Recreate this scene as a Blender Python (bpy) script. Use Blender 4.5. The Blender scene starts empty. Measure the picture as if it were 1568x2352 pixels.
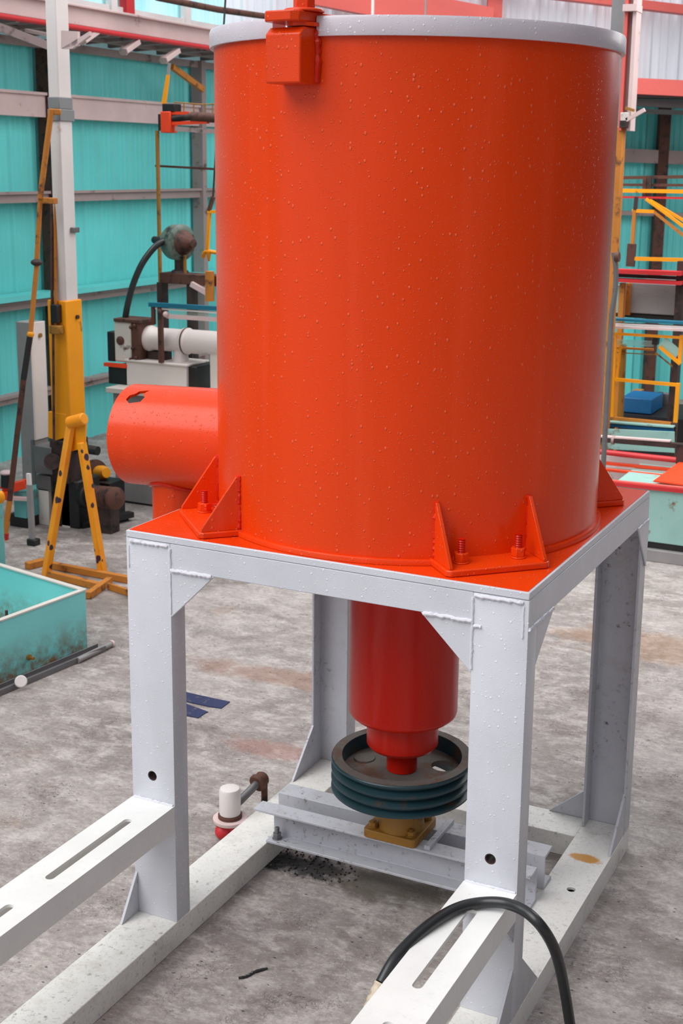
import bpy, bmesh, math, random
from mathutils import Vector, Matrix
random.seed(7)
S = bpy.context.scene
C = S.collection
# ------------------------------------------------------------------ camera
F = 3053.4551; PX = 880.05; PY = 1060.08
CAM = Vector((1.9098, -2.6016, 2.0107)); YAW, PITCH, ROLL = 0.4358, -0.2214, 0.0169
_f = Vector((-math.sin(YAW)*math.cos(PITCH), math.cos(YAW)*math.cos(PITCH), math.sin(PITCH)))
_r = Vector((math.cos(YAW), math.sin(YAW), 0)); _u = _r.cross(_f)
R_ = math.cos(ROLL)*_r + math.sin(ROLL)*_u; U_ = -math.sin(ROLL)*_r + math.cos(ROLL)*_u
cd = bpy.data.cameras.new('camera'); cam = bpy.data.objects.new('camera', cd); C.objects.link(cam)
cam.matrix_world = Matrix(((R_.x, U_.x, -_f.x, CAM.x), (R_.y, U_.y, -_f.y, CAM.y), (R_.z, U_.z, -_f.z, CAM.z), (0, 0, 0, 1)))
cd.sensor_width = 36; cd.sensor_fit = 'AUTO'; cd.lens = F*36/2352
cd.shift_x = (784-PX)/2352; cd.shift_y = (PY-1176)/2352
cd.clip_start = 0.05; cd.clip_end = 200
cd.dof.use_dof = True; cd.dof.focus_distance = 3.3; cd.dof.aperture_fstop = 9
S.camera = cam
# ------------------------------------------------------------------ world and light
S.view_settings.view_transform = 'Standard'; S.view_settings.look = 'None'
S.view_settings.exposure = 0.0; S.view_settings.gamma = 1
w = bpy.data.worlds.new('sky'); S.world = w; w.use_nodes = True
nt = w.node_tree; nt.nodes.clear()
def wn(t): return nt.nodes.new(t)
tc = wn('ShaderNodeTexCoord'); sep = wn('ShaderNodeSeparateXYZ'); nt.links.new(tc.outputs['Generated'], sep.inputs[0])
dot = wn('ShaderNodeVectorMath'); dot.operation = 'DOT_PRODUCT'; nt.links.new(tc.outputs['Generated'], dot.inputs[0])
dot.inputs[1].default_value = (-0.50, -0.36, 0.79)
rmp = wn('ShaderNodeValToRGB'); mr = wn('ShaderNodeMapRange'); mr.inputs[1].default_value = -1; mr.inputs[2].default_value = 1
nt.links.new(dot.outputs['Value'], mr.inputs[0]); nt.links.new(mr.outputs[0], rmp.inputs[0])
e = rmp.color_ramp.elements
e[0].position = 0.20; e[0].color = (0.05, 0.05, 0.055, 1)
e[1].position = 1.0; e[1].color = (1.0, 1.0, 1.05, 1)
x = e.new(0.55); x.color = (0.21, 0.215, 0.23, 1)
x = e.new(0.80); x.color = (0.66, 0.67, 0.71, 1)
bg = wn('ShaderNodeBackground'); bg.inputs[1].default_value = 1.05
nt.links.new(rmp.outputs[0], bg.inputs[0])
wo = wn('ShaderNodeOutputWorld'); nt.links.new(bg.outputs[0], wo.inputs[0])
sd = bpy.data.lights.new('sun', 'SUN'); sd.energy = 2.35; sd.angle = math.radians(50); sd.color = (1.0, 0.985, 0.96)
sun = bpy.data.objects.new('sun', sd); C.objects.link(sun)
kd = bpy.data.lights.new('background_fill', 'AREA'); kd.shape = 'RECTANGLE'; kd.size = 3.0; kd.size_y = 8.0; kd.energy = 270; kd.color = (1.0, 0.99, 0.98)
sky = bpy.data.objects.new('background_fill', kd); C.objects.link(sky); sky.location = (-.6, 4.9, 5.2)  # unseen overhead area lamp, added to brighten the left background
sky.rotation_euler = (Vector((-.6, 4.9, 5.2))-Vector((-4.0, 4.5, .8))).to_track_quat('Z', 'Y').to_euler()  # aim the added background fill lamp
sun.rotation_euler = Vector((-0.38, -0.50, 0.78)).to_track_quat('Z', 'Y').to_euler()

# ------------------------------------------------------------------ materials
class NT:
    def __init__(s, name):
        s.m = bpy.data.materials.new(name); s.m.use_nodes = True; s.t = s.m.node_tree
        s.b = s.t.nodes['Principled BSDF']; s.tc = s.t.nodes.new('ShaderNodeTexCoord')
        g = s.t.nodes.new('ShaderNodeNewGeometry'); s.pos = g.outputs['Position']
    def n(s, t, **k):
        o = s.t.nodes.new(t)
        for a, v in k.items(): setattr(o, a, v)
        return o
    def l(s, a, b): s.t.links.new(a, b)
    def mapv(s, sc):
        o = s.n('ShaderNodeMapping'); o.inputs['Scale'].default_value = sc if hasattr(sc, '__len__') else (sc, sc, sc)
        s.l(s.pos, o.inputs[0]); return o.outputs[0]
    def noise(s, sc, det=4, rough=.55, vec=(1, 1, 1), dist=0):
        o = s.n('ShaderNodeTexNoise'); o.inputs['Scale'].default_value = sc; o.inputs['Detail'].default_value = det
        o.inputs['Roughness'].default_value = rough; o.inputs['Distortion'].default_value = dist
        s.l(s.mapv(vec), o.inputs['Vector']); return o.outputs['Fac']
    def ramp(s, v, a, b, ca=(0, 0, 0, 1), cb=(1, 1, 1, 1)):
        o = s.n('ShaderNodeValToRGB'); o.color_ramp.elements[0].position = a; o.color_ramp.elements[1].position = b
        o.color_ramp.elements[0].color = ca; o.color_ramp.elements[1].color = cb
        s.l(v, o.inputs[0]); return o.outputs[0]
    def mix(s, f, a, b):
        o = s.n('ShaderNodeMix', data_type='RGBA')
        for i, v in ((0, f), (6, a), (7, b)):
            if hasattr(v, 'is_linked') or hasattr(v, 'links'): s.l(v, o.inputs[i])
            else: o.inputs[i].default_value = v if i == 0 else (*v[:3], 1)
        return o.outputs[2]
    def math(s, op, a, b=0.0, c=False):
        o = s.n('ShaderNodeMath', operation=op, use_clamp=c)
        for i, v in ((0, a), (1, b)):
            if hasattr(v, 'links'): s.l(v, o.inputs[i])
            else: o.inputs[i].default_value = v
        return o.outputs[0]
    def drops(s, sc, lo=.1, vec=(1, 1, 1), dens=.45):
        """height of beads of water, one per voronoi cell, of random size"""
        v = s.n('ShaderNodeTexVoronoi', feature='F1'); v.inputs['Scale'].default_value = sc
        v.inputs['Randomness'].default_value = 1
        s.l(s.mapv(vec), v.inputs['Vector'])
        sp = s.n('ShaderNodeSeparateColor'); s.l(v.outputs['Color'], sp.inputs[0])
        r = s.math('MULTIPLY', s.math('SUBTRACT', sp.outputs[0], 1-dens, c=True), 0.34/dens)  # bead radius in cells
        h = s.math('SUBTRACT', r, v.outputs['Distance'])
        return s.ramp(h, 0, .14)
    def bump(s, h, st, dist=.001, prev=None):
        o = s.n('ShaderNodeBump'); o.inputs['Strength'].default_value = st; o.inputs['Distance'].default_value = dist
        s.l(h, o.inputs['Height'])
        if prev is not None: s.l(prev, o.inputs['Normal'])
        return o.outputs[0]
    def fin(s, col, rough, metal=0, normal=None, coat=0, spec=.5):
        for k, v in (('Base Color', col), ('Roughness', rough), ('Metallic', metal), ('Coat Weight', coat), ('Specular IOR Level', spec)):
            if hasattr(v, 'links'): s.l(v, s.b.inputs[k])
            else: s.b.inputs[k].default_value = (*v[:3], 1) if k == 'Base Color' else v
        s.b.inputs['Coat Roughness'].default_value = .12
        if normal is not None: s.l(normal, s.b.inputs['Normal'])
        return s.m
def srgb(r, g, b):
    f = lambda c: ((c/255+.055)/1.055)**2.4 if c > 10 else c/255/12.92
    return (f(r), f(g), f(b))

def red_paint(name, base, wet=True, rough=.27, hi=None):
    t = NT(name)
    c = t.mix(t.ramp(t.noise(3, 3, vec=(1, 1, .35)), .35, .7), base, tuple(v*.86 for v in base))
    c = t.mix(t.math('MULTIPLY', t.ramp(t.noise(14, 3, vec=(1, 1, .05)), .56, .78), .30), c, tuple(min(1, v*1.1+.03) for v in base))  # vertical highlight streaks painted into the red
    nrm = t.bump(t.noise(60, 2), .05, .001)
    if wet:
        d1 = t.drops(92, vec=(1, 1, .8), dens=.62); d2 = t.drops(200, vec=(1, 1, .85), dens=.6); dd = t.math('MAXIMUM', d1, t.math('MULTIPLY', d2, .8))
        c = t.mix(t.math('MULTIPLY', dd, .50), c, hi or (0.93, .17, .07))  # glints of the beads painted as a lighter red
        nrm = t.bump(dd, .75, .002, nrm)
    return t.fin(c, rough, 0, nrm, .06, .28)
def white_paint(name, base, wet=.3, dirt=0.0, rough=.38):
    t = NT(name)
    c = t.mix(t.ramp(t.noise(5, 4), .35, .75), base, tuple(v*.88 for v in base))
    nrm = t.bump(t.noise(45, 3), .12, .001)
    if dirt:
        f = t.math('MULTIPLY', t.ramp(t.noise(55, 6, .7), .56, .70), t.ramp(t.noise(7, 3), .42, .62))
        c = t.mix(t.math('MULTIPLY', f, dirt), c, (.075, .06, .045))
        f2 = t.ramp(t.noise(11, 5, .65), .55, .78)
        c = t.mix(t.math('MULTIPLY', f2, dirt*.55), c, (.33, .29, .23))
    if wet:
        dd = t.math('MAXIMUM', t.drops(100, dens=.6), t.drops(200, dens=.65))
        c = t.mix(t.math('MULTIPLY', dd, wet*.55), c, (.95, .95, .97))  # bead glints painted in near white
        nrm = t.bump(dd, .5, .0018, nrm)
    return t.fin(c, rough, 0, nrm, .15)
def base_paint():
    m = white_paint('dirty white base paint', srgb(232, 230, 225), 0, .8); nt_ = m.node_tree; b = nt_.nodes['Principled BSDF']
    t = NT.__new__(NT); t.m = m; t.t = nt_; t.b = b; g = nt_.nodes.new('ShaderNodeNewGeometry'); t.pos = g.outputs['Position']
    src = b.inputs['Base Color'].links[0].from_socket
    c = t.mix(t.math('MULTIPLY', t.ramp(t.noise(120, 5, .7), .55, .66), .28), src, srgb(120, 108, 92))
    mp = t.n('ShaderNodeMapping'); mp.inputs['Location'].default_value = (-.985/.075, -.80/.035, 0); mp.inputs['Scale'].default_value = (1/.075, 1/.035, 0)
    t.l(t.pos, mp.inputs[0]); ln = t.n('ShaderNodeVectorMath', operation='LENGTH'); t.l(mp.outputs[0], ln.inputs[0])
    f = t.math('ADD', t.ramp(ln.outputs['Value'], .2, 1.2, (1, 1, 1, 1), (0, 0, 0, 1)), t.math('MULTIPLY', t.math('SUBTRACT', t.noise(30, 6, .7), .5), .9))
    c = t.mix(t.ramp(f, .35, .6), c, srgb(206, 148, 70)); t.l(c, b.inputs['Base Color']); return m
def worn(name, base, rust=.3, rustcol=(.09, .035, .015), rough=.5, sc=12, metal=0, bump=.25):
    t = NT(name)
    c = t.mix(t.ramp(t.noise(sc*.4, 3), .3, .75), base, tuple(v*.8 for v in base))
    f = t.ramp(t.noise(sc, 6, .68), .72-rust*.5, .80-rust*.42)
    c = t.mix(f, c, rustcol)
    return t.fin(c, rough, metal, t.bump(t.noise(sc*5, 4), bump, .003))

M = {}
M['tank'] = red_paint('wet orange red paint', srgb(233, 66, 10))
M['dry_red'] = red_paint('glossy red paint', srgb(196, 24, 4), wet=False, rough=.3)
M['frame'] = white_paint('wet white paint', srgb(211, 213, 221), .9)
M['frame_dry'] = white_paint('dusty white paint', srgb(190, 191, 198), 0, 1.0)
M['base'] = base_paint()
M['slot'] = white_paint('clean cream white paint', srgb(242, 242, 239), 0, .15)
M['rim'] = white_paint('lilac white rim paint', srgb(214, 205, 214), 1.0)
M['weld'] = white_paint('white weld bead', srgb(222, 222, 230), 0)
M['redweld'] = red_paint('red weld bead', srgb(215, 42, 16), wet=False)
M['pulley'] = worn('dark teal cast iron', srgb(28, 58, 66), .32, srgb(84, 56, 38), .38, 9)
M['casting'] = worn('rusty grey casting', srgb(104, 98, 92), .42, srgb(96, 66, 48), .7, 10)
M['ochre'] = worn('ochre primer', srgb(160, 112, 38), .32, srgb(78, 34, 18), .5, 14)
M['steel'] = worn('dull steel', srgb(128, 126, 128), .2, srgb(90, 66, 50), .45, 20, .5)
M['blower'] = worn('dark grey green enamel', srgb(104, 122, 112), .5, srgb(34, 30, 30), .4, 7)
M['gal'] = worn('grey galvanised steel', srgb(150, 146, 146), .1, srgb(110, 90, 80), .5, 20)
M['rubber'] = worn('black rubber', srgb(38, 40, 42), .0, (.02, .02, .02), .32, 20, 0, .05)
M['tape'] = worn('cream adhesive tape', srgb(200, 186, 165), .35, srgb(120, 90, 60), .5, 30)
def chipped():
    t = NT('yellow orange paint with dark chips')
    c = t.mix(t.ramp(t.noise(5, 3), .3, .75), srgb(252, 172, 18), srgb(240, 132, 10))
    v = t.n('ShaderNodeTexVoronoi', feature='F1'); v.inputs['Scale'].default_value = 13; t.l(t.mapv((1, 1, 1)), v.inputs['Vector'])
    f = t.ramp(t.math('ADD', v.outputs['Distance'], t.math('MULTIPLY', t.noise(30, 3), .25)), .33, .37, (1, 1, 1, 1), (0, 0, 0, 1))
    return t.fin(t.mix(f, c, srgb(62, 34, 52)), .4, 0)
M['orange'] = worn('yellow orange paint', srgb(255, 164, 2), .14, srgb(96, 44, 22), .45, 6)
M['tri'] = chipped()
M['oldorange'] = worn('faded orange paint', srgb(196, 122, 40), .36, srgb(84, 50, 36), .6, 10)
M['rusty'] = worn('rust brown steel', srgb(92, 56, 44), .4, srgb(40, 26, 24), .7, 14)
M['darkrust'] = worn('dark rusty machine iron', srgb(62, 44, 42), .4, srgb(24, 16, 16), .6, 10)
M['black'] = worn('black iron', srgb(28, 26, 28), .2, srgb(50, 36, 30), .5, 10)
M['cream'] = worn('stained cream enamel', srgb(220, 214, 206), .2, srgb(96, 62, 50), .5, 9)
M['pipewhite'] = worn('white enamel pipe', srgb(232, 222, 218), .16, srgb(130, 96, 84), .45, 5)
M['pink'] = worn('pale pink primer', srgb(222, 196, 194), .16, srgb(150, 90, 80), .6, 8)
M['girt'] = worn('grey pink steel girt', srgb(168, 148, 146), .25, srgb(90, 66, 62), .6, 6)
M['redbeam'] = worn('coral red beam paint', srgb(222, 98, 90), .14, srgb(178, 66, 58), .55, 4)
M['crimson'] = worn('crimson paint', srgb(206, 42, 48), .16, srgb(120, 20, 30), .45, 6)
M['hotred'] = worn('bright orange red paint', srgb(250, 72, 26), .14, srgb(120, 30, 20), .45, 8)
M['teal'] = worn('turquoise sheet paint', srgb(112, 226, 224), .0, srgb(70, 160, 165), .42, 3, 0, .05)
M['tealbox'] = worn('turquoise paint with rust', srgb(108, 190, 190), .24, srgb(120, 84, 52), .45, 7)
M['sea'] = worn('pale sea green paint', srgb(156, 200, 192), .26, srgb(116, 84, 54), .5, 9)
M['bluepaint'] = worn('petrol blue paint', srgb(20, 112, 140), .12, srgb(20, 60, 80), .4, 10)
M['blue'] = worn('blue paint', srgb(10, 96, 150), .05, srgb(10, 60, 90), .45, 10)
M['navy'] = worn('flaking navy paint', srgb(30, 40, 84), .3, srgb(130, 104, 92), .6, 30)
M['greycol'] = worn('grey column paint', srgb(140, 142, 144), .1, srgb(90, 80, 76), .5, 8)
M['white'] = worn('white column paint', srgb(236, 228, 226), .08, srgb(190, 150, 130), .5, 5)
M['dull'] = worn('dull grey soffit', srgb(92, 84, 86), .2, srgb(60, 48, 50), .7, 6)
def sheet(name, col, col2, tr=0.0):
    t = NT(name)
    c = t.mix(t.ramp(t.noise(2.5, 3, vec=(1, 1, .12)), .35, .7), col, col2)
    m = t.fin(c, .45, 0)
    t.b.inputs['Emission Color'].default_value = (*col, 1); t.b.inputs['Emission Strength'].default_value = tr   # daylight coming through the sheet
    return m
M['clear'] = sheet('translucent white sheet', srgb(232, 234, 240), srgb(196, 200, 210), .16)
M['clearteal'] = sheet('pale aqua sheet', srgb(206, 246, 250), srgb(150, 220, 228), .16)
def glass():
    t = NT('rail glass'); m = t.fin((.75, .95, .93), .05); t.b.inputs['Transmission Weight'].default_value = .85; return m
M['glass'] = glass()
def base_rusty():
    t = NT('turquoise trough paint')
    c = t.mix(t.ramp(t.noise(2, 3), .3, .75), srgb(136, 230, 228), srgb(120, 214, 214))
    z = t.n('ShaderNodeSeparateXYZ'); t.l(t.pos, z.inputs[0])
    low = t.ramp(z.outputs[2], .0, .17, (1, 1, 1, 1), (0, 0, 0, 1))
    f = t.math('MULTIPLY', low, t.ramp(t.noise(16, 6, .7), .38, .62))
    c = t.mix(f, c, srgb(128, 88, 52))
    f = t.ramp(t.noise(9, 6, .75, vec=(1, 1, .35)), .68, .74)
    c = t.mix(f, c, srgb(84, 96, 84))
    return t.fin(c, .45, 0, t.bump(t.noise(40, 4), .2, .002))
M['trough'] = base_rusty()
def concrete():
    t = NT('weathered concrete')
    c = t.mix(t.ramp(t.noise(1.4, 6, .62), .36, .66), srgb(132, 122, 118), srgb(186, 178, 174))
    c = t.mix(t.math('MULTIPLY', t.ramp(t.noise(7, 8, .74, vec=(1.0, 1.7, 1), dist=.3), .46, .62), .70), c, srgb(208, 200, 196))
    c = t.mix(t.math('MULTIPLY', t.ramp(t.noise(3.1, 7, .72, dist=.4), .50, .68), .70), c, srgb(112, 100, 96))
    c = t.mix(t.math('MULTIPLY', t.ramp(t.noise(1.1, 5, .65), .60, .72), .6), c, srgb(160, 122, 98))
    c = t.mix(t.math('MULTIPLY', t.ramp(t.noise(42, 9, .82, vec=(1, 1.5, 1)), .42, .60), .42), c, srgb(96, 86, 84))
    c = t.mix(t.math('MULTIPLY', t.ramp(t.noise(75, 5, .7, vec=(1, 1.5, 1)), .58, .68), .5), c, srgb(222, 214, 210))
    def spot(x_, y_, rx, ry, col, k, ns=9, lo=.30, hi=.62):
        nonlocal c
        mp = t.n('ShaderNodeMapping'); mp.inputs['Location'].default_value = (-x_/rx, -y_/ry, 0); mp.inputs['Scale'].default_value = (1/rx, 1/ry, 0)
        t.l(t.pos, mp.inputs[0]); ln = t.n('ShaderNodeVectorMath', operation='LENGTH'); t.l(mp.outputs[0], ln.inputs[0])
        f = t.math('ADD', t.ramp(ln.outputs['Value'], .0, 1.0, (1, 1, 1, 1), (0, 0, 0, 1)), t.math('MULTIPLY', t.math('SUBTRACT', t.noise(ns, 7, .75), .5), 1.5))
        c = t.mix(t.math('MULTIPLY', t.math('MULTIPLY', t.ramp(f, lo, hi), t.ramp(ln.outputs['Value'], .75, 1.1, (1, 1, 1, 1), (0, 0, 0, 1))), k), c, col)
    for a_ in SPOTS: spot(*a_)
    # fine black pits and cracks
    v = t.n('ShaderNodeTexVoronoi', feature='F1'); v.inputs['Scale'].default_value = 26
    t.l(t.mapv((1, 1.8, 1)), v.inputs['Vector'])
    sp = t.n('ShaderNodeSeparateColor'); t.l(v.outputs['Color'], sp.inputs[0])
    pit = t.math('MULTIPLY', t.ramp(v.outputs['Distance'], .07, .17, (1, 1, 1, 1), (0, 0, 0, 1)), t.ramp(sp.outputs[0], .60, .66))
    pit = t.math('MULTIPLY', pit, t.ramp(t.noise(90, 3), .42, .5))
    c = t.mix(t.math('MULTIPLY', pit, .85), c, (.02, .018, .02))
    cr = t.n('ShaderNodeTexVoronoi', feature='DISTANCE_TO_EDGE'); cr.inputs['Scale'].default_value = 38
    wv = t.n('ShaderNodeVectorMath', operation='ADD'); ns = t.n('ShaderNodeTexNoise'); ns.inputs['Scale'].default_value = 14; ns.inputs['Detail'].default_value = 5
    t.l(t.pos, ns.inputs['Vector']); t.l(t.mapv((1, 1.6, 1)), wv.inputs[0]); 
    sc = t.n('ShaderNodeVectorMath', operation='SCALE'); sc.inputs['Scale'].default_value = .16; t.l(ns.outputs['Color'], sc.inputs[0]); t.l(sc.outputs[0], wv.inputs[1]); t.l(wv.outputs[0], cr.inputs['Vector'])
    crk = t.math('MULTIPLY', t.ramp(cr.outputs['Distance'], .0, .035, (1, 1, 1, 1), (0, 0, 0, 1)), t.ramp(t.noise(6, 5, .7), .50, .60))
    c = t.mix(t.math('MULTIPLY', crk, .6), c, srgb(52, 44, 42))
    h = t.math('SUBTRACT', t.noise(18, 8, .7), t.math('MULTIPLY', t.math('ADD', pit, crk), .5))
    return t.fin(c, t.ramp(t.noise(3, 3), .3, .7, (.5, .5, .5, 1), (.8, .8, .8, 1)), 0, t.bump(h, .5, .01), 0, .4)
SPOTS = [(0.26, 0.51, .17, .11, srgb(40, 38, 40), .9, 24), (0.51, 0.52, .32, .15, srgb(92, 84, 72), .75, 12), (0.13, 0.50, .15, .10, srgb(22, 20, 22), .95, 20),  # first three spots paint the shade under the cross beams into the floor
         (1.45, .6, .28, .45, srgb(104, 94, 88), .6, 7), (1.3, -.1, .25, .35, srgb(70, 80, 80), .5, 9), (-.45, 1.75, .9, .16, srgb(140, 100, 80), .55, 5),
         (.7, 2.8, .7, .30, srgb(160, 118, 76), .4, 7), (-.25, 1.15, .3, .12, srgb(150, 96, 84), .5, 10), (.45, -.45, .4, .3, srgb(120, 104, 98), .5, 8), (-1.7, 2.2, .6, .3, srgb(120, 108, 100), .5, 6)]
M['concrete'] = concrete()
M['darkgrit'] = worn('black speckled grit', srgb(30, 28, 30), .35, srgb(110, 104, 100), .5, 40)

# ------------------------------------------------------------------ helpers
WL = {}
def V(*a): return Vector(a)
class MB:
    def __init__(s): s.v = []; s.f = []
    def add(s, vs, fs):
        n = len(s.v); s.v += [Vector(v) for v in vs]; s.f += [tuple(i+n for i in f) for f in fs]; return s
    def box(s, a, b):
        x0, y0, z0 = a; x1, y1, z1 = b
        return s.add([(x0, y0, z0), (x1, y0, z0), (x1, y1, z0), (x0, y1, z0), (x0, y0, z1), (x1, y0, z1), (x1, y1, z1), (x0, y1, z1)],
                     [(0, 3, 2, 1), (4, 5, 6, 7), (0, 1, 5, 4), (1, 2, 6, 5), (2, 3, 7, 6), (3, 0, 4, 7)])
    def prism(s, pts, ext):
        ext = Vector(ext); pts = [Vector(p) for p in pts]; n = len(pts)
        nrm = Vector((0, 0, 0))
        for i in range(n): nrm += pts[i].cross(pts[(i+1) % n])
        if nrm.dot(ext) < 0: pts = pts[::-1]
        vs = pts+[p+ext for p in pts]
        fs = [tuple(range(n))[::-1], tuple(range(n, 2*n))]+[(i, (i+1) % n, (i+1) % n+n, i+n) for i in range(n)]
        return s.add(vs, fs)
    def beam(s, p, q, wd, ht, up=(0, 0, 1)):
        p = Vector(p); q = Vector(q); d = (q-p).normalized(); up = Vector(up)
        if abs(d.dot(up)) > .99: up = Vector((0, 1, 0))
        sd_ = d.cross(up).normalized(); u = sd_.cross(d)
        a = [p+sd_*wd/2*i+u*ht/2*j for i, j in ((-1, -1), (1, -1), (1, 1), (-1, 1))]
        return s.prism(a, q-p)
    def cyl(s, p, q, r, r2=None, n=28, caps=True):
        p = Vector(p); q = Vector(q); r2 = r if r2 is None else r2
        return s.lathe([(0, 0)]*0+[(r, 0), (r2, (q-p).length)], p, q-p, n, caps)
    def lathe(s, prof, c=(0, 0, 0), ax=(0, 0, 1), n=48, caps=True, a0=0, a1=2*math.pi):
        c = Vector(c); ax = Vector(ax).normalized()
        t = Vector((1, 0, 0)) if abs(ax.x) < .9 else Vector((0, 1, 0))
        if abs(ax.z) > .99: e1 = Vector((1, 0, 0)); e2 = Vector((0, 1, 0))*(1 if ax.z > 0 else -1)
        else: e1 = ax.cross(t).normalized(); e2 = ax.cross(e1)
        full = abs(a1-a0-2*math.pi) < 1e-6; m = n if full else n+1
        vs = []
        for r, h in prof:
            for k in range(m):
                a = a0+(a1-a0)*k/n; vs.append(c+ax*h+e1*(r*math.cos(a))+e2*(r*math.sin(a)))
        fs = []
        for i in range(len(prof)-1):
            for k in range(n):
                k2 = (k+1) % m
                fs.append((i*m+k, i*m+k2, (i+1)*m+k2, (i+1)*m+k))
        if caps and full:
            fs.append(tuple(range(m))[::-1]); fs.append(tuple(range((len(prof)-1)*m, len(prof)*m)))
        if not full:
            fs.append(tuple(i*m for i in range(len(prof)))); fs.append(tuple(i*m+n for i in range(len(prof)))[::-1])
        return s.add(vs, fs)
    def ring(s, prof, c, ax=(0, 0, 1), n=96, a0=0, a1=2*math.pi):
        """closed profile swept round an axis"""
        return s.lathe(prof+[prof[0]], c, ax, n, False, a0, a1)
    def tube(s, pts, r, n=12):
        pts = [Vector(p) for p in pts]; m = len(pts); vs = []; up = None
        for i, p in enumerate(pts):
            d = (pts[min(i+1, m-1)]-pts[max(i-1, 0)]).normalized()
            if up is None: up = Vector((0, 0, 1)) if abs(d.z) < .9 else Vector((1, 0, 0))
            sdv = d.cross(up).normalized(); up = sdv.cross(d)
            rr = r[i] if hasattr(r, '__len__') else r
            for k in range(n):
                a = 2*math.pi*k/n; vs.append(p+sdv*(rr*math.cos(a))+up*(rr*math.sin(a)))
        fs = [(i*n+k, i*n+(k+1) % n, (i+1)*n+(k+1) % n, (i+1)*n+k) for i in range(m-1) for k in range(n)]
        fs += [tuple(range(n))[::-1], tuple(range((m-1)*n, m*n))]
        return s.add(vs, fs)
    def ball(s, c, r, n=20, sc=(1, 1, 1)):
        c = Vector(c); pr = [(math.sin(math.pi*i/10)*r, -math.cos(math.pi*i/10)*r) for i in range(11)]
        k = len(s.v); s.lathe([(max(p[0], .0005), p[1]) for p in pr], (0, 0, 0), (0, 0, 1), n)
        for i in range(k, len(s.v)): v = s.v[i]; s.v[i] = c+Vector((v.x*sc[0], v.y*sc[1], v.z*sc[2]))
        return s
    def bead(s, p, q, r=.006, st=.012):
        """a lumpy weld bead"""
        p = Vector(p); q = Vector(q); n = max(3, int((q-p).length/st)); pts = []; rr = []
        for i in range(n*2+1):
            t = i/(n*2); pts.append(p.lerp(q, t)+V(random.uniform(-1, 1), random.uniform(-1, 1), random.uniform(-1, 1))*r*.22); rr.append(r*(1.15 if i % 2 else .82)*random.uniform(.85, 1.15))
        return s.tube(pts, rr, 8)
    def xf(s, mat):
        s.v = [mat @ v for v in s.v]; return s
    def build(s, name, mat, parent=None, bev=0, smooth=35, seg=2):
        lo = Vector([min(v[i] for v in s.v) for i in range(3)]); hi = Vector([max(v[i] for v in s.v) for i in range(3)])
        o0 = Vector(((lo.x+hi.x)/2, (lo.y+hi.y)/2, lo.z))
        me = bpy.data.meshes.new(name); me.from_pydata([tuple(v-o0) for v in s.v], [], s.f)
        bm = bmesh.new(); bm.from_mesh(me); bmesh.ops.recalc_face_normals(bm, faces=bm.faces); bm.to_mesh(me); bm.free()
        for p in me.polygons: p.use_smooth = True
        me.set_sharp_from_angle(angle=math.radians(smooth))
        me.materials.append(M[mat])
        o = bpy.data.objects.new(name, me); C.objects.link(o); WL[o.name] = o0
        if parent is not None: o.parent = parent; o.location = o0-WL[parent.name]
        else: o.location = o0
        if bev:
            b = o.modifiers.new('bevel', 'BEVEL'); b.width = bev; b.segments = seg; b.limit_method = 'ANGLE'; b.angle_limit = math.radians(40)
        return o
def tag(o, label, cat, group=None):
    o['label'] = label; o['category'] = cat
    if group: o['group'] = group
    return o
def thing(name, loc, label, cat, group=None):
    o = bpy.data.objects.new(name, None); C.objects.link(o); o.location = loc; o.empty_display_size = .1
    WL[o.name] = Vector(loc); return tag(o, label, cat, group)
def struct(o): o['kind'] = 'structure'; return o
def cut(o, cutters):
    """cut holes through a mesh and keep the result"""
    tmp = []
    for mb in cutters:
        me = bpy.data.meshes.new('tmp'); me.from_pydata([tuple(v) for v in mb.v], [], mb.f)
        bm = bmesh.new(); bm.from_mesh(me); bmesh.ops.recalc_face_normals(bm, faces=bm.faces); bm.to_mesh(me); bm.free()
        c = bpy.data.objects.new('tmp', me); C.objects.link(c); tmp.append(c)
        m = o.modifiers.new('b', 'BOOLEAN'); m.object = c; m.solver = 'EXACT'; m.operation = 'DIFFERENCE'
    dg = bpy.context.evaluated_depsgraph_get(); dg.update()
    me = bpy.data.meshes.new_from_object(o.evaluated_get(dg)); old = o.data; o.modifiers.clear(); o.data = me; bpy.data.meshes.remove(old)
    me.set_sharp_from_angle(angle=math.radians(35))
    for c in tmp: m = c.data; bpy.data.objects.remove(c); bpy.data.meshes.remove(m)
    return o
def ray(x, y):
    return R_*((x-PX)/F)-U_*((y-PY)/F)+_f
def aty(x, y, Y): d = ray(x, y); return CAM+d*((Y-CAM.y)/d.y)
def atx(x, y, X): d = ray(x, y); return CAM+d*((X-CAM.x)/d.x)
def atz(x, y, Z): d = ray(x, y); return CAM+d*((Z-CAM.z)/d.z)
def dist(Y): return (Y-CAM.y)/_f.y*1.0
def ybox(mb, x0, y0, x1, y1, Y, dep):
    a = aty(x0, (y0+y1)/2, Y); b = aty(x1, (y0+y1)/2, Y); m = (x0+x1)/2
    t = aty(m, y0, Y).z; u = aty(m, y1, Y).z
    return mb.box((a.x, Y, u), (b.x, Y+dep, t))
def ytube(mb, pts, Y, r, n=12, dy=0):
    return mb.tube([aty(p[0], p[1], Y+(p[2] if len(p) > 2 else 0)) for p in pts], r, n)

W, D, H, A, B, HB, TP = 1.05, 1.04, 1.1154, .129, .062, .072, .0185
T = .008
ZB = H-TP      # underside of the top plate
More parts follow.
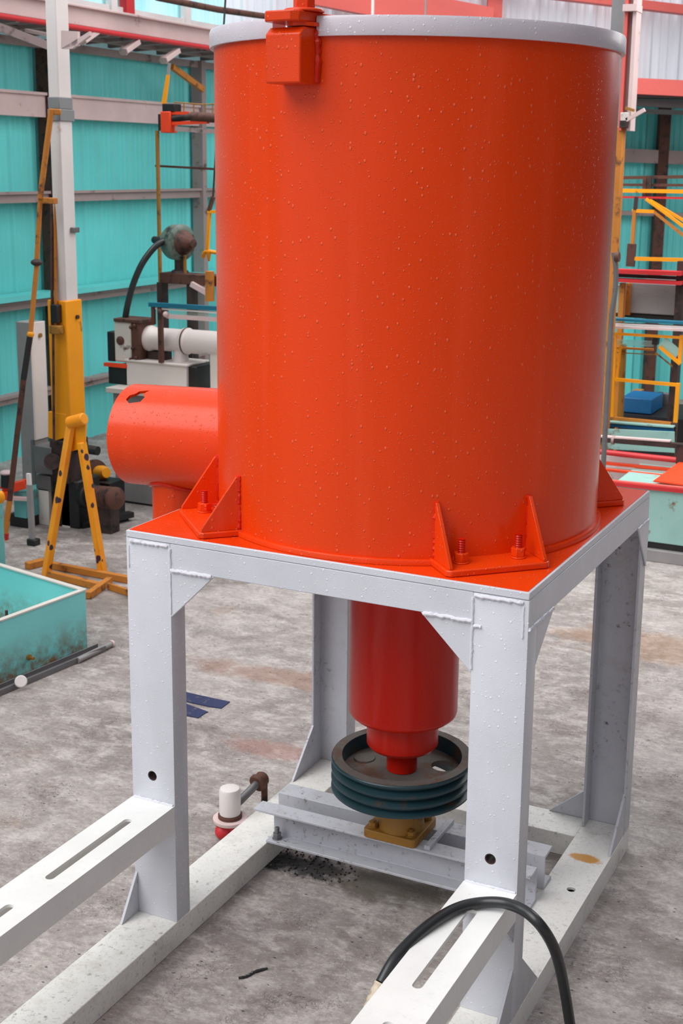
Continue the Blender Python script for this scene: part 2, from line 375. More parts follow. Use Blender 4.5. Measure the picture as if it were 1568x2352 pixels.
# ================================================================== SETTING
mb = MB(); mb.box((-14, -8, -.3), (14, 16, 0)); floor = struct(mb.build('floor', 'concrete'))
XW = -4.1
def corrug(p, q, z0, z1, pitch, dep, mat, name, nrm):
    """ribbed sheet between two ground points"""
    p = Vector(p); q = Vector(q); L = (q-p).length; d = (q-p)/L; nrm = Vector(nrm); pr = []; n = int(L/pitch)
    for i in range(n):
        b = i*pitch
        pr += [(b, 0), (b+pitch*.10, dep), (b+pitch*.20, dep), (b+pitch*.30, 0), (b+pitch*.46, 0), (b+pitch*.49, dep*.22), (b+pitch*.55, dep*.22), (b+pitch*.58, 0), (b+pitch*.74, 0), (b+pitch*.77, dep*.22), (b+pitch*.83, dep*.22), (b+pitch*.86, 0)]
    pr.append((n*pitch, 0)); mb = MB(); vs = []
    for (u, h) in pr:
        g = p+d*u+nrm*h; vs += [(g.x, g.y, z0), (g.x, g.y, z1)]
    back = [(v[0]-nrm.x*.03, v[1]-nrm.y*.03, v[2]) for v in vs]; m = len(pr)
    fs = [(2*i, 2*i+2, 2*i+3, 2*i+1) for i in range(m-1)]+[(2*m+2*i, 2*m+2*i+1, 2*m+2*i+3, 2*m+2*i+2) for i in range(m-1)]
    fs += [(0, 1, 2*m+1, 2*m), (2*m-2, 4*m-2, 4*m-1, 2*m-1)]
    mb.add(vs+back, fs); return mb.build(name, mat, smooth=20)
struct(corrug((XW, -3, 0), (XW, 7.3, 0), 0, 2.76, .19, .014, 'teal', 'wall_left', (1, 0, 0)))
struct(corrug((XW, -3, 0), (XW, 7.3, 0), 2.76, 3.9, .19, .02, 'clearteal', 'window_1', (1, 0, 0)))
# the far wall, turned away a little
WP = Vector((-.8, 9, 0)); WD = Vector((math.sin(math.radians(60)), math.cos(math.radians(60)), 0)); WN = Vector((WD.y, -WD.x, 0))
def atw(x, y, off=0.0):
    d = ray(x, y); P0 = WP+WN*off; t = (P0-CAM).dot(WN)/d.dot(WN); return CAM+d*t
wz = atw(1500, 215).z; wl = atw(1500, 1000)
struct(corrug(WP-WD*4.4, WP+WD*7, 0, wz, .24, .03, 'teal', 'wall_back', WN))
struct(corrug(WP-WD*4.4, WP+WD*7, wz, 5.2, .24, .03, 'clear', 'window_2', WN))
# girts of the left wall, each a length of steel
tn = [0]
def trim(mb, mat, bev=0):
    tn[0] += 1; return struct(mb.build('trim_%d' % tn[0], mat, bev=bev))
for zc, hh, mat in ((.43, .05, 'girt'), (1.045, .05, 'girt'), (1.745, .065, 'girt'), (2.34, .15, 'pink')):
    mb = MB(); mb.box((XW+.0, -3, zc-hh/2), (XW+.10, 7.0, zc+hh/2)); mb.box((XW+.10, -3, zc+hh/2-.01), (XW+.12, 7.0, zc+hh/2+.008)); trim(mb, mat)
mb = MB(); mb.box((XW+.02, -3, 1.083), (XW+.16, 7, 1.12)); trim(mb, 'teal')
# canopy ledge above the left wall, with its red conduit
p0 = atx(0, 30, -3.6); p1 = atx(480, 117, -3.6); zc = (p0.z+p1.z)/2
mb = MB(); mb.box((XW, -3, zc+.01), (-3.62, 7.0, zc+.03)); trim(mb, 'dull')
mb = MB(); mb.box((-3.66, -3, zc+.02), (-3.60, 7.0, zc+.13)); mb.box((-3.68, -3, zc+.125), (-3.56, 7, zc+.14)); trim(mb, 'pink', .003)
mb = MB(); mb.cyl((-3.585, -3, zc), (-3.585, 7, zc), .017); tag(mb.build('conduit_pipe', 'crimson'), 'thin crimson pipe running along the bottom edge of the overhead white beam', 'pipe')
lat = MB()
for k in range(26):
    y = -.5+k*.3
    lat.beam((XW+.03, y, zc-.02), (-3.64, y+.02, zc-.0), .035, .03)
    lat.beam((XW+.03, y, zc-.02), (-3.64, y+.15, zc-.0), .022, .02)
lat.box((XW+.04, -3, zc-.10), (XW+.10, 7, zc-.05)); lat.box((-3.9, -3, zc-.03), (-3.87, 7, zc-.005))
trim(lat, 'girt')
# clerestory members above
mb = MB(); mb.box((XW+.02, -3, 3.02), (XW+.06, 7, 3.06)); trim(mb, 'white')
mb = MB(); g = atx(290, 40, XW+.05); mb.box((XW+.03, g.y-.05, 2.85), (XW+.09, g.y+.05, 3.9)); trim(mb, 'crimson')
for px in (100, 255, 425):
    mb = MB(); g = atx(px, 40, XW+.05); mb.box((XW+.03, g.y-.03, 2.85), (XW+.08, g.y+.04, 3.9)); trim(mb, 'white')
mb = MB(); mb.tube([atx(360, -6, -3.3), atx(500, 22, -3.3), atx(640, 42, -3.3)], .022); tag(mb.build('roof_pipe', 'rusty'), 'brown rusty pipe crossing above the clerestory behind the tank rim', 'pipe')
# far wall members
def wbox(x0, y0, x1, y1, dep, mat, off=.05):
    P = [atw(x0, y0, off), atw(x1, y0, off), atw(x1, y1, off), atw(x0, y1, off)]
    mb = MB(); mb.prism(P, WN*dep); return mb
def wbeam(x0, y0, x1, y1, h, dep, mat, off=.05):
    a = atw(x0, y0, off); b = atw(x1, y1, off); mb = MB(); mb.prism([a, b, b+V(0, 0, h), a+V(0, 0, h)], WN*dep); return trim(mb, mat)
a = atw(1500, 218, 1.2); b0 = WP-WD*2.6+WN*.03
mb = MB(); mb.prism([V(p_.x, p_.y, a.z-.02) for p_ in (b0, b0+WD*9, b0+WD*9+WN*1.2, b0+WN*1.2)], (0, 0, .04)); trim(mb, 'dull')
wbeam(1200, 205, 1700, 229, .115, .10, 'redbeam', 1.2)
wbeam(1200, 232, 1700, 256, .05, .10, 'dull', 1.05)
wbeam(1200, 250, 1700, 270, .035, .10, 'greycol', .30)
wbeam(760, -60, 1620, 42, .07, .12, 'redbeam', .10)
wbeam(1200, 362, 1700, 384, .11, .10, 'girt', .05)
wbeam(1200, 485, 1700, 503, .035, .08, 'girt', .05)
wbeam(700, 10, 1126, 92, .24, .12, 'redbeam', .15)
for px, rr, lb in ((857, .012, 'white hanging rod above the middle of the tank rim'), (979, .008, 'thinner grey hanging rod right of the white one above the rim')):
    a = atw(px, -60, .6); m = MB(); m.cyl(V(a.x, a.y, atw(px, 60, .6).z), V(a.x, a.y, 5.1), rr, n=10); tag(m.build('hanging_rod', 'white' if px == 857 else 'gal'), lb, 'rod', 'hanging rods')
for px in (1118, 1422):
    a = atw(px, 0, .08); mb = MB(); mb.prism([V(a.x, a.y, wz), V(a.x, a.y, wz)+WD*.12, V(a.x, a.y, 5.2)+WD*.12, V(a.x, a.y, 5.2)], WN*.06); trim(mb, 'redbeam')
# wall stanchion below the far beam
a = atw(1490, 600, .06); mb = MB(); mb.prism([V(a.x, a.y, 0), V(a.x, a.y, 0)+WD*.09, V(a.x, a.y, wz)+WD*.09, V(a.x, a.y, wz)], WN*.09); trim(mb, 'rusty')
# left wall stanchions
for px, mat in ((455, 'girt'), (110, 'rusty')):
    g = atx(px, 500, XW+.06); mb = MB(); mb.box((XW+.03, g.y-.03, 0), (XW+.13, g.y+.03, 2.76)); trim(mb, mat)

# ================================================================== STAND
st = thing('machine_stand', (W/2, D/2, 0), 'white welded steel channel stand carrying the orange-red tank', 'stand')
def chan_leg(x0, front):
    m = MB()
    if front:
        pts = [(x0, 0), (x0+A, 0), (x0+A, B), (x0+A-T, B), (x0+A-T, T), (x0+T, T), (x0+T, B), (x0, B)]
    else:
        pts = [(x0, D), (x0, D-B), (x0+T, D-B), (x0+T, D-T), (x0+A-T, D-T), (x0+A-T, D-B), (x0+A, D-B), (x0+A, D)]
    m.prism([(x, y, HB) for x, y in pts], (0, 0, ZB-.001-HB)); return m
for x0 in (0, W-A):
    o = chan_leg(x0, True).build('leg', 'frame', st, bev=.002)
    cx = x0+.062; hole = MB(); hole.cyl((cx, -.05, .470), (cx, .03, .470), .0135)
    cut(o, [hole])
    bu = MB(); bu.ring([(.0112, 0), (.0135, 0), (.0135, .040), (.0112, .040)], (cx, .0012, .470), (0, 1, 0), 28); bu.build('hole_bush', 'darkrust', st)
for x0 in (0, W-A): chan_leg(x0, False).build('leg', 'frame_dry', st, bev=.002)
# top plate: white edge below, orange painted upper skin
m = MB(); m.box((0, 0, ZB), (W, D, H-.0012)); m.build('top_plate', 'frame', st, bev=.002)
m = MB(); m.box((.006, .006, H-.0012), (W-.006, D-.006, H)); o = m.build('painted_top', 'tank', st); o['label'] = 'orange painted top face of the plate'
RH = .067
def rail(name, x0, x1, y0, y1, z0, z1, side, mat='frame', bevel=.002):
    """channel with its web on the outer face; side: -y, +y, -x, +x"""
    m = MB()
    if side == '-y': pts = [(y0, z0), (y1, z0), (y1, z0+T), (y0+T, z0+T), (y0+T, z1-T), (y1, z1-T), (y1, z1), (y0, z1)]; m.prism([(x0, y, z) for y, z in pts], (x1-x0, 0, 0))
    if side == '+y': pts = [(y1, z0), (y0, z0), (y0, z0+T), (y1-T, z0+T), (y1-T, z1-T), (y0, z1-T), (y0, z1), (y1, z1)]; m.prism([(x0, y, z) for y, z in pts], (x1-x0, 0, 0))
    if side == '+x': pts = [(x1, z0), (x0, z0), (x0, z0+T), (x1-T, z0+T), (x1-T, z1-T), (x0, z1-T), (x0, z1), (x1, z1)]; m.prism([(x, y0, z) for x, z in pts], (0, y1-y0, 0))
    if side == '-x': pts = [(x0, z0), (x1, z0), (x1, z0+T), (x0+T, z0+T), (x0+T, z1-T), (x1, z1-T), (x1, z1), (x0, z1)]; m.prism([(x, y0, z) for x, z in pts], (0, y1-y0, 0))
    return m.build(name, mat, st, bev=bevel)
e = .0008
rail('top_rail', A, W-A, e, .05, ZB-RH, ZB-.0005, '-y')
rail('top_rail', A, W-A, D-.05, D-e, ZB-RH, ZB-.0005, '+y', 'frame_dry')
rail('top_rail', W-.05, W+.0012, .002, D-.002, ZB-RH, ZB-.0005, '+x')
rail('top_rail', -.0012, .05, .002, D-.002, ZB-RH, ZB-.0005, '-x')
# gussets of the front face, with their beads
def gus(pts, ext, mat='frame'): m = MB(); m.prism(pts, ext); return m.build('gusset', mat, st, bev=.0012)
zg = ZB-RH
gus([(A, .001, zg), (A+.125, .001, zg), (A+.118, .001, zg-.006), (A, .001, zg-.122)], (0, .010, 0))
gus([(W-A, .001, zg), (W-A-.125, .001, zg), (W-A, .001, zg-.122)], (0, .010, 0))
gus([(W, B, zg), (W, .185, zg), (W, B, zg-.10)], (-.010, 0, 0))
gus([(W+.0003, D-.125, zg), (W+.0003, D-.006, zg), (W+.0003, D-.015, zg-.135)], (.005, 0, 0))
for p, q_, r in (((A+.002, -.001, zg), (A+.118, -.001, zg), .0052), ((W-A-.118, -.001, zg), (W-A, -.001, zg), .0048),
               ((.012, -.001, ZB-.008), (A-.006, -.001, ZB-.008), .0045), ((W-A+.002, -.001, ZB-.007), (W-.012, -.001, ZB-.007), .0045),
               ((A, 0, ZB-.012), (A, 0, zg), .0035), ((W-A, 0, ZB-.012), (W-A, 0, zg-.112), .0035), ((A, 0, zg-.008), (A, 0, zg-.112), .0020),
               ((.008, 0, ZB-.02), (.008, 0, zg-.012), .0022), ((W-.012, 0, ZB-.015), (W-.012, 0, zg-.02), .0025),
               ((W+.0012, .002, zg), (W+.0012, .17, zg), .0045), ((W+.0012, D-.12, zg), (W+.0012, D-.003, zg), .0045),
               ((W-A+.004, -.001, zg-.010), (W-A+.022, -.001, zg-.010), .004)):
    MB().bead(p, q_, r).build('weld_bead', 'weld', st)
# base frame: channels laid web up, three sides
def base_rail(x0, x1, y0, y1, ax, mat='base', z1=HB, hh=None, slots=(), name='base_rail'):
    z0 = 0.0005 if hh is None else z1-hh; m = MB()
    if ax == 'y': pts = [(x0, z0), (x0+T, z0), (x0+T, z1-T), (x1-T, z1-T), (x1-T, z0), (x1, z0), (x1, z1), (x0, z1)]; m.prism([(x, y0, z) for x, z in pts], (0, y1-y0, 0))
    else: pts = [(y0, z0), (y0+T, z0), (y0+T, z1-T), (y1-T, z1-T), (y1-T, z0), (y1, z0), (y1, z1), (y0, z1)]; m.prism([(x0, y, z) for y, z in pts], (x1-x0, 0, 0))
    o = m.build(name, mat, st, bev=.002 if not slots else 0)
    cs = []
    for (sx, s0, s1, r) in slots:
        c = MB(); pts = [(sx+r*math.cos(t), s1+r*math.sin(t)) for t in [math.pi*i/8 for i in range(9)]]+[(sx+r*math.cos(t), s0+r*math.sin(t)) for t in [math.pi+math.pi*i/8 for i in range(9)]]
        c.prism([(x, y, z1-.03) for x, y in pts], (0, 0, .06)); cs.append(c)
    if cs: cut(o, cs); b = o.modifiers.new('bevel', 'BEVEL'); b.width = .0015; b.segments = 2; b.limit_method = 'ANGLE'
    return o
base_rail(0, A, -1.75, D, 'y')
base_rail(W-A, W, -1.75, D, 'y', slots=[(W-.05, .62, .6201, .012)])
base_rail(A+e, W-A-e, D-A, D-.001, 'x', z1=HB-.001)
HS = .401
sl = [(-.415, -.118), (-.86, -.556), (-1.3, -1.0)]
for x0 in (0, W-A):
    cxs = x0+(.068 if x0 == 0 else .066)
    base_rail(x0, x0+A, -1.75, -.0008, 'y', 'slot', HS, .068, [(cxs, a_, b_, .011) for a_, b_ in sl], 'slotted_rail')
    MB().bead((x0+.004, -.002, HS+.001), (x0+A-.004, -.002, HS+.001), .0035).build('weld_bead', 'weld', st)
for x0 in (0, W-A):   # front posts of the slide, well towards the viewer
    m = MB(); m.box((x0+.02, -1.72, HB), (x0+A-.02, -1.66, HS-.068)); m.build('front_post', 'frame', st, bev=.003)
def tri(pts, ext, mat='frame_dry'): m = MB(); m.prism(pts, ext); m.build('foot_gusset', mat, st, bev=.001)
tri([(0.001, 0, HB), (0.001, -.075, HB), (0.001, -.070, HB+.006), (0.001, 0, HB+.115)], (.008, 0, 0))
tri([(W-.001, 0, HB), (W-.001, -.125, HB), (W-.001, 0, HB+.135)], (-.008, 0, 0))
tri([(W-.001, B, HB), (W-.001, B+.13, HB), (W-.001, B, HB+.13)], (-.008, 0, 0))
tri([(W-.001, D-B, HB), (W-.001, D-B-.14, HB), (W-.001, D-B, HB+.135)], (-.008, 0, 0))
tri([(0.001, D-B, HB), (0.001, D-B-.14, HB), (0.001, D-B, HB+.14)], (.008, 0, 0))
tri([(W-A, D-.01, HB), (W-A-.12, D-.01, HB), (W-A, D-.01, HB+.10)], (0, .008, 0))
tri([(A, D-.01, HB), (A+.12, D-.01, HB), (A, D-.01, HB+.10)], (0, .008, 0))
# brackets where the upper slide meets the right leg
tri([(W-.012, -.001, HS-.068), (W-.012, -.05, HS-.068), (W-.012, -.001, HS-.125)], (.008, 0, 0))
# two bearing bars across the base
CZ = .172
m = MB(); pts = [(.465, HB), (.520, HB), (.520, CZ), (.462, CZ), (.462, CZ-.007), (.512, CZ-.007), (.512, HB+.008), (.465, HB+.008)]
m.prism([(.125, y, z) for y, z in pts], (W-A+.012-.125, 0, 0)); fb = m.build('cross_beam', 'frame_dry', st, bev=.0015)
m = MB(); m.box((.085, .463, CZ-.007), (.126, .517, CZ)); m.build('beam_flange', 'frame_dry', st, bev=.001)
m = MB(); pts = [(.583, HB), (.650, HB), (.650, HB+.008), (.591, HB+.008), (.591, CZ-.008), (.650, CZ-.008), (.650, CZ), (.583, CZ)]
m.prism([(.100, y, z) for y, z in pts], (W-A+.012-.10, 0, 0)); m.build('cross_beam', 'frame_dry', st, bev=.0015)
m = MB(); m.box((.622, .470, CZ), (.640, .645, CZ+.012)); m.build('packing_bar', 'frame_dry', st, bev=.001)
def bolt(x, y, z, r, h, parent, mat, stud, nuth=None, rot=0, name='bolt'):
    nuth = nuth or r*1.6; b = MB(); b.lathe([(r*1.55, 0), (r*1.55, r*.3)], (x, y, z), n=24); 
    hp = [(x+r*1.28*1.1547*math.cos(rot+i*math.pi/3)*.95, y+r*1.28*1.1547*math.sin(rot+i*math.pi/3)*.95, z+r*.3) for i in range(6)]
    b.prism(hp, (0, 0, nuth)); o = b.build('nut', mat, parent, bev=r*.1)
    s = MB(); pr = []; zz = nuth; k = 0
    while zz < h: pr.append((r*.74 if k % 2 else r*.62, zz)); zz += r*.22; k += 1
    s.lathe(pr+[(r*.6, h)], (x, y, z), n=20); s.build('stud', stud, o)
    return o
bolt(.150, .488, HB+.008, .0095, .036, st, 'steel', 'steel')
# ================================================================== TANK
TX, TY, TR, ZT = .532, .512, .4945, 2.311
tk = thing('storage_tank', (TX, TY, H+.0005), 'large wet orange-red cylindrical tank bolted on the white stand', 'tank')
m = MB(); m.lathe([(TR, 0), (TR, ZT-.04-H)], (TX, TY, H+.0005), n=256); m.build('shell', 'tank', tk)
HA = math.radians(-97)   # bearing of the hinge block
m = MB(); m.ring([(TR-.004, 0), (TR+.0105, 0), (TR+.0105, .010), (TR+.009, .0125), (TR-.004, .0125)], (TX, TY, H+.0008), n=256); m.build('base_flange', 'tank', tk)
# rim with a gap for the hinge block
m = MB(); g0 = math.radians(-92.4)-HA; g1 = math.radians(-107.5)-HA
m.ring([(TR-.03, -.041), (TR+.0095, -.041), (TR+.0105, -.038), (TR+.0105, -.006), (TR+.008, 0), (TR-.03, 0)], (TX, TY, ZT), n=240, a0=math.radians(-91.2), a1=math.radians(360-104.5)); m.build('rim', 'rim', tk, bev=.002, smooth=30)
m = MB(); m.lathe([(TR-.029, -.045), (TR-.029, -.030)], (TX, TY, ZT), n=96); m.build('lid', 'tank', tk)
def loc(ang, u, v, z, c=(TX, TY)): return V(c[0]+u*math.cos(ang)-v*math.sin(ang), c[1]+u*math.sin(ang)+v*math.cos(ang), z)
# hinge block
def lbox(mb, ang, u0, u1, v0, v1, z0, z1):
    return mb.prism([loc(ang, u0, v0, z0), loc(ang, u1, v0, z0), loc(ang, u1, v1, z0), loc(ang, u0, v1, z0)], (0, 0, z1-z0))
m = MB()
pr = [(TR-.02, 2.171), (TR+.062, 2.171), (TR+.062, 2.272), (TR+.046, 2.286), (TR-.02, 2.289)]
m.prism([loc(HA, u, -.044, z) for u, z in pr], loc(HA, 0, .092, 0)-loc(HA, 0, 0, 0)); m.build('hinge_block', 'tank', tk, bev=.004, seg=3)
m = MB(); m.bead(loc(HA, TR+.002, .049, 2.175), loc(HA, TR+.002, .049, 2.285), .008, .018); m.build('weld_bead', 'redweld', tk)
# swing arm over the block
m = MB(); ang = HA+math.radians(0)
pl = [(TR+.058, -.048), (TR+.072, -.036), (TR+.074, .030), (TR+.062, .046), (TR-.04, .050), (TR-.16, .085), (.0, .09), (-.02, .05), (-.02, -.05), (TR-.12, -.048)]
m.prism([loc(ang, u, v, 2.2965) for u, v in pl], (0, 0, .022)); arm = m.build('hinge_arm', 'tank', tk, bev=.003)
PV = loc(HA, TR+.012, .022, 2.3186)
m = MB(); m.lathe([(.044, 0), (.042, .006)], PV, n=40); m.prism([PV+V(.024*math.cos(i*math.pi/3+.3), .024*math.sin(i*math.pi/3+.3), .006) for i in range(6)], (0, 0, .024)); m.build('pivot_bolt', 'tank', arm, bev=.002)
m = MB(); PV2 = PV.copy(); PV2.z = 2.2885; m.lathe([(.036, 0), (.036, .008)], PV2, n=32); m.build('pivot_boss', 'tank', arm)
# feet
for k, ang in enumerate([math.radians(a) for a in (-45, -135, 45, 135)]):
    z0 = H+.0006; th = .015
    f = MB(); pf = [(.44, -.128), (.575, -.128), (.585, -.118), (.585, .118), (.575, .128), (.44, .128)]
    f.prism([loc(ang, u, v, z0) for u, v in pf], (0, 0, th)); fo = f.build('foot', 'tank', tk, bev=.003)
    for s in (-1, 1):
        g = MB(); v0 = s*.116-.0045; zz = z0+th
        g.prism([loc(ang, u, v0, z) for u, z in ((.462, zz), (.578, zz), (.578, zz+.006), (TR-.004, zz+.132), (.462, zz+.132))], loc(ang, 0, .009, 0)-loc(ang, 0, 0, 0)); g.build('gusset', 'tank', fo, bev=.0012)
        uu = math.sqrt(TR*TR-.116**2)
        MB().bead(loc(ang, uu+.002, s*.116, zz), loc(ang, uu+.002, s*.116, zz+.135), .0068, .014).build('weld_bead', 'redweld', fo)
        p = loc(ang, .528, s*.071, z0+th); bolt(p.x, p.y, p.z, .0125, .056, fo, 'tank', 'dry_red', .020, random.random())
# side chute
ch = [V(.14, .462, 1.262), V(-.284, .445, 1.249)]; ax = (ch[1]-ch[0])
m = MB(); m.ring([(.1415, 0), (.1415, ax.length), (.134, ax.length), (.134, 0)], ch[0], ax, n=96)
ct = m.build('side_chute', 'tank', tk)
hc = [MB()]
def on_chute(px, py):
    y = .2
    while y < .6:
        p = aty(px, py, y); k = (p.x-ch[0].x)/ax.x; cpt = ch[0]+ax*k
        if (p.y-cpt.y)**2+(p.z-cpt.z)**2 < .1425**2: return p
        y += .001
    return p
hp_ = [on_chute(px, py) for px, py in ((289, 917), (297, 908), (312, 903), (320, 898), (344, 896), (329, 904), (332, 912), (322, 922), (296, 926))]
hn = V(0, hp_[4].y-.455, hp_[4].z-1.25).normalized()
hc[0].prism([p+hn*.03 for p in hp_], -hn*.07)
cut(ct, hc)
m = MB(); m.lathe([(.133, 0), (.133, .004)], ch[0]+ax*.55, ax, n=48); m.build('inner_plate', 'pulley', ct)
m = MB(); bx = -.150; m.lathe([(.0645, .965), (.0645, 1.145), (.067, 1.155), (.078, 1.172)], (bx, .44, 0), n=48); m.build('branch_pipe', 'tank', ct)
m = MB(); pts = []
for i in range(49):
    a = 2*math.pi*i/48; x_ = bx+.070*math.cos(a); y_ = .44+.070*math.sin(a); dy = y_-.448; pts.append(V(x_, y_, 1.2545-math.sqrt(max(.1425**2-dy*dy, 0))))
m.tube(pts, [.006*random.uniform(.75, 1.3) for _ in pts], 8); m.build('weld_bead', 'redweld', ct)
# drive housing under the plate
m = MB(); m.lathe([(.149, ZB-.0015), (.149, .556), (.1465, .547), (.138, .540), (.02, .538)][::-1], (TX, TY, 0), n=96); dh = m.build('drive_housing', 'dry_red', tk)
m = MB(); m.lathe([(.0985, .5375), (.0985, .456), (.092, .447), (.02, .446)][::-1], (TX, TY, 0), n=72); m.build('housing_collar', 'dry_red', dh)
m = MB(); m.lathe([(.0425, .4455), (.0425, .3765)][::-1], (TX, TY, 0), n=40); m.build('shaft', 'dry_red', dh)
# ================================================================== PULLEY and BEARING
PR, PT, PB = .195, .4161, .3216
m = MB(); pr = [(PR-.030, PT), (PR-.002, PT), (PR, PT-.003)]
for i in range(3):
    b = PT-.008-i*.0285; pr += [(PR, b), (PR-.017, b-.0085), (PR-.017, b-.0125), (PR, b-.0215)]
pr += [(PR, PB+.003), (PR-.003, PB), (PR-.034, PB)]
m.ring(pr, (TX, TY, 0), n=128)
pu = thing('belt_pulley', (TX, TY, PB), 'dark teal grooved belt pulley with rusty rim under the red housing', 'pulley')
m.build('grooved_rim', 'pulley', pu, smooth=30)
m = MB(); m.lathe([(PR-.028, PT-.056), (PR-.028, PT-.043), (.03, PT-.041)][::1], (TX, TY, 0), n=72); wb = m.build('web', 'casting', pu)
cut(wb, [MB().cyl((TX+rr*math.cos(math.radians(a)), TY+rr*math.sin(math.radians(a)), .3), (TX+rr*math.cos(math.radians(a)), TY+rr*math.sin(math.radians(a)), .45), hr) for a, rr, hr in ((36, .118, .034), (112, .092, .030), (255, .125, .026))])
for a, rr, hr in ((175, .120, .030), (345, .118, .028)):
    m = MB(); m.lathe([(hr, PT-.044), (hr*.96, PT-.0385)], (TX+rr*math.cos(math.radians(a)), TY+rr*math.sin(math.radians(a)), 0), n=28); m.build('web_boss', 'casting', pu)
m = MB(); m.lathe([(.055, PB), (.055, PT-.057)], (TX, TY, 0), n=40); m.build('hub', 'casting', pu)
m = MB(); m.lathe([(PR-.0292, PT+.0003), (PR-.003, PT+.0003), (PR-.003, PT+.0018), (PR-.0292, PT+.0018), (PR-.0292, PT+.0003)], (TX, TY, 0), n=96, caps=False); m.build('rim_face', 'casting', pu)
be = thing('shaft_bearing', (TX-.012, TY+.018, CZ), 'ochre square flange bearing bolted on the cross beams below the pulley', 'bearing')
BX, BY = TX-.012, TY+.025; hw = .080
m = MB(); oc = []
for sx, sy in ((1, 1), (-1, 1), (-1, -1), (1, -1)):
    for t in range(5):
        a = math.atan2(sy, sx)-math.pi/4+math.pi/2*t/4; oc.append((BX+sx*(hw-.014)+.014*math.cos(a), BY+sy*(hw-.014)+.014*math.sin(a), CZ+.0005))
m.prism(oc, (0, 0, .024)); m.build('flange', 'ochre', be, bev=.002)
m = MB(); m.lathe([(.066, CZ+.024), (.062, CZ+.055), (.050, CZ+.085), (.03, PB-.001)], (BX+.008, BY-.010, 0), n=48); m.build('housing', 'ochre', be)
for sx, sy in ((-1, -1), (1, -1), (-1, 1), (1, 1)): bolt(BX+sx*.058, BY+sy*.056, CZ+.0248, .0095, .02, be, 'ochre', 'ochre', .013, .3)
# ================================================================== HOSE
m = MB()
P = [atz(*p) for p in ((1322, 2420, .03), (1310, 2360, .10), (1298, 2285, .20), (1284, 2215, .30), (1266, 2165, .37), (1236, 2120, .42), (1200, 2090, .43), (1155, 2074, .424), (1100, 2074, .4155), (1050, 2086, .4150), (1000, 2114, .4145), (950, 2155, .405), (905, 2205, .39), (875, 2258, .36))]
def smoothp(P, n=8):
    out = []
    for i in range(len(P)-1):
        a = P[max(i-1, 0)]; b = P[i]; c = P[i+1]; d = P[min(i+2, len(P)-1)]
        for k in range(n):
            t = k/n; out.append(.5*((2*b)+(c-a)*t+(2*a-5*b+4*c-d)*t*t+(3*b-a-3*c+d)*t**3))
    return out+[P[-1]]
ho = thing('rubber_hose', (P[0].x, P[0].y, 0), 'black rubber hose looping over the right slotted rail', 'hose')
low = [V(P[0].x+.02, P[0].y-.02, .012)]
m.tube(smoothp([V(P[0].x+.35, P[0].y-.1, .013), V(P[0].x+.10, P[0].y-.03, .013)]+P), .0125, 16); m.build('hose_body', 'rubber', ho)
E_ = [P[-1]]+[atz(*p) for p in ((856, 2300, .33), (840, 2342, .30), (828, 2385, .26))]
m = MB(); E2 = smoothp(E_); m.tube(E2, [.0138+.0012*math.sin(i*1.9) for i in range(len(E2))], 14); o = m.build('taped_end', 'tape', ho); o['label'] = 'cream tape wound end'
m = MB(); m.tube(smoothp([E_[-1], V(E_[-1].x-.005, E_[-1].y-.06, .14), V(E_[-1].x-.02, E_[-1].y-.14, .04), V(E_[-1].x-.03, E_[-1].y-.3, .0135), V(E_[-1].x-.03, E_[-1].y-.7, .0135)]), .0125, 14); m.build('hose_body', 'rubber', ho)
# ================================================================== FLOOR THINGS behind the left leg
vy = .56
c_ = aty(528, 1845, vy); sc_ = 1/835
va = thing('pipe_valve', (c_.x, vy, 0), 'white capped valve with round flange and red body behind the left base rail', 'valve')
zt = aty(528, 1808, vy).z; zb = aty(528, 1868, vy).z; zf = aty(528, 1882, vy).z
r_c = .0325
m = MB(); m.lathe([(r_c*.97, zb), (r_c, zb+.005), (r_c, zt-.012), (r_c*.9, zt-.003), (r_c*.6, zt), (.004, zt+.001)], (c_.x, vy, 0), n=40); m.build('cap', 'white', va, bev=.001)
m = MB(); m.lathe([(.0365, zb-.012), (.0365, zb-.001)], (c_.x, vy, 0), n=40); m.build('ring', 'rusty', va, bev=.001)
m = MB(); m.lathe([(.050, zb-.024), (.052, zb-.020), (.052, zb-.013), (.050, zb-.012)], (c_.x, vy, 0), n=48); m.build('flange', 'pink', va)
m = MB(); m.lathe([(.032, .0), (.034, .01), (.026, .03), (.026, zb-.024)], (c_.x, vy, 0), n=32); m.ball((c_.x-.012, vy-.02, .026), .026); m.build('valve_body', 'crimson', va)
pp = [aty(545, 1845, vy+.045), aty(590, 1800, vy+.14)]
dv = (pp[1]-pp[0]).normalized()
pi_ = thing('flanged_pipe', (pp[1].x, pp[1].y, 0), 'short grey brown pipe with a worn end flange beside the white valve cap', 'pipe')
m = MB(); m.cyl(pp[0], pp[1]+dv*.02, .0125); m.build('pipe_tube', 'rusty', pi_).data.materials[0] = M['steel']
m = MB(); m.lathe([(.026, 0), (.029, .004), (.029, .014), (.022, .018), (.024, .034), (.018, .042)], pp[1]-dv*.004, dv, n=24); m.build('end_flange', 'rusty', pi_, bev=.001)
m = MB(); m.cyl(V(pp[1].x+.015, pp[1].y+.02, .0), V(pp[1].x+.015, pp[1].y+.02, pp[1].z), .010); m.build('riser', 'rusty', pi_)
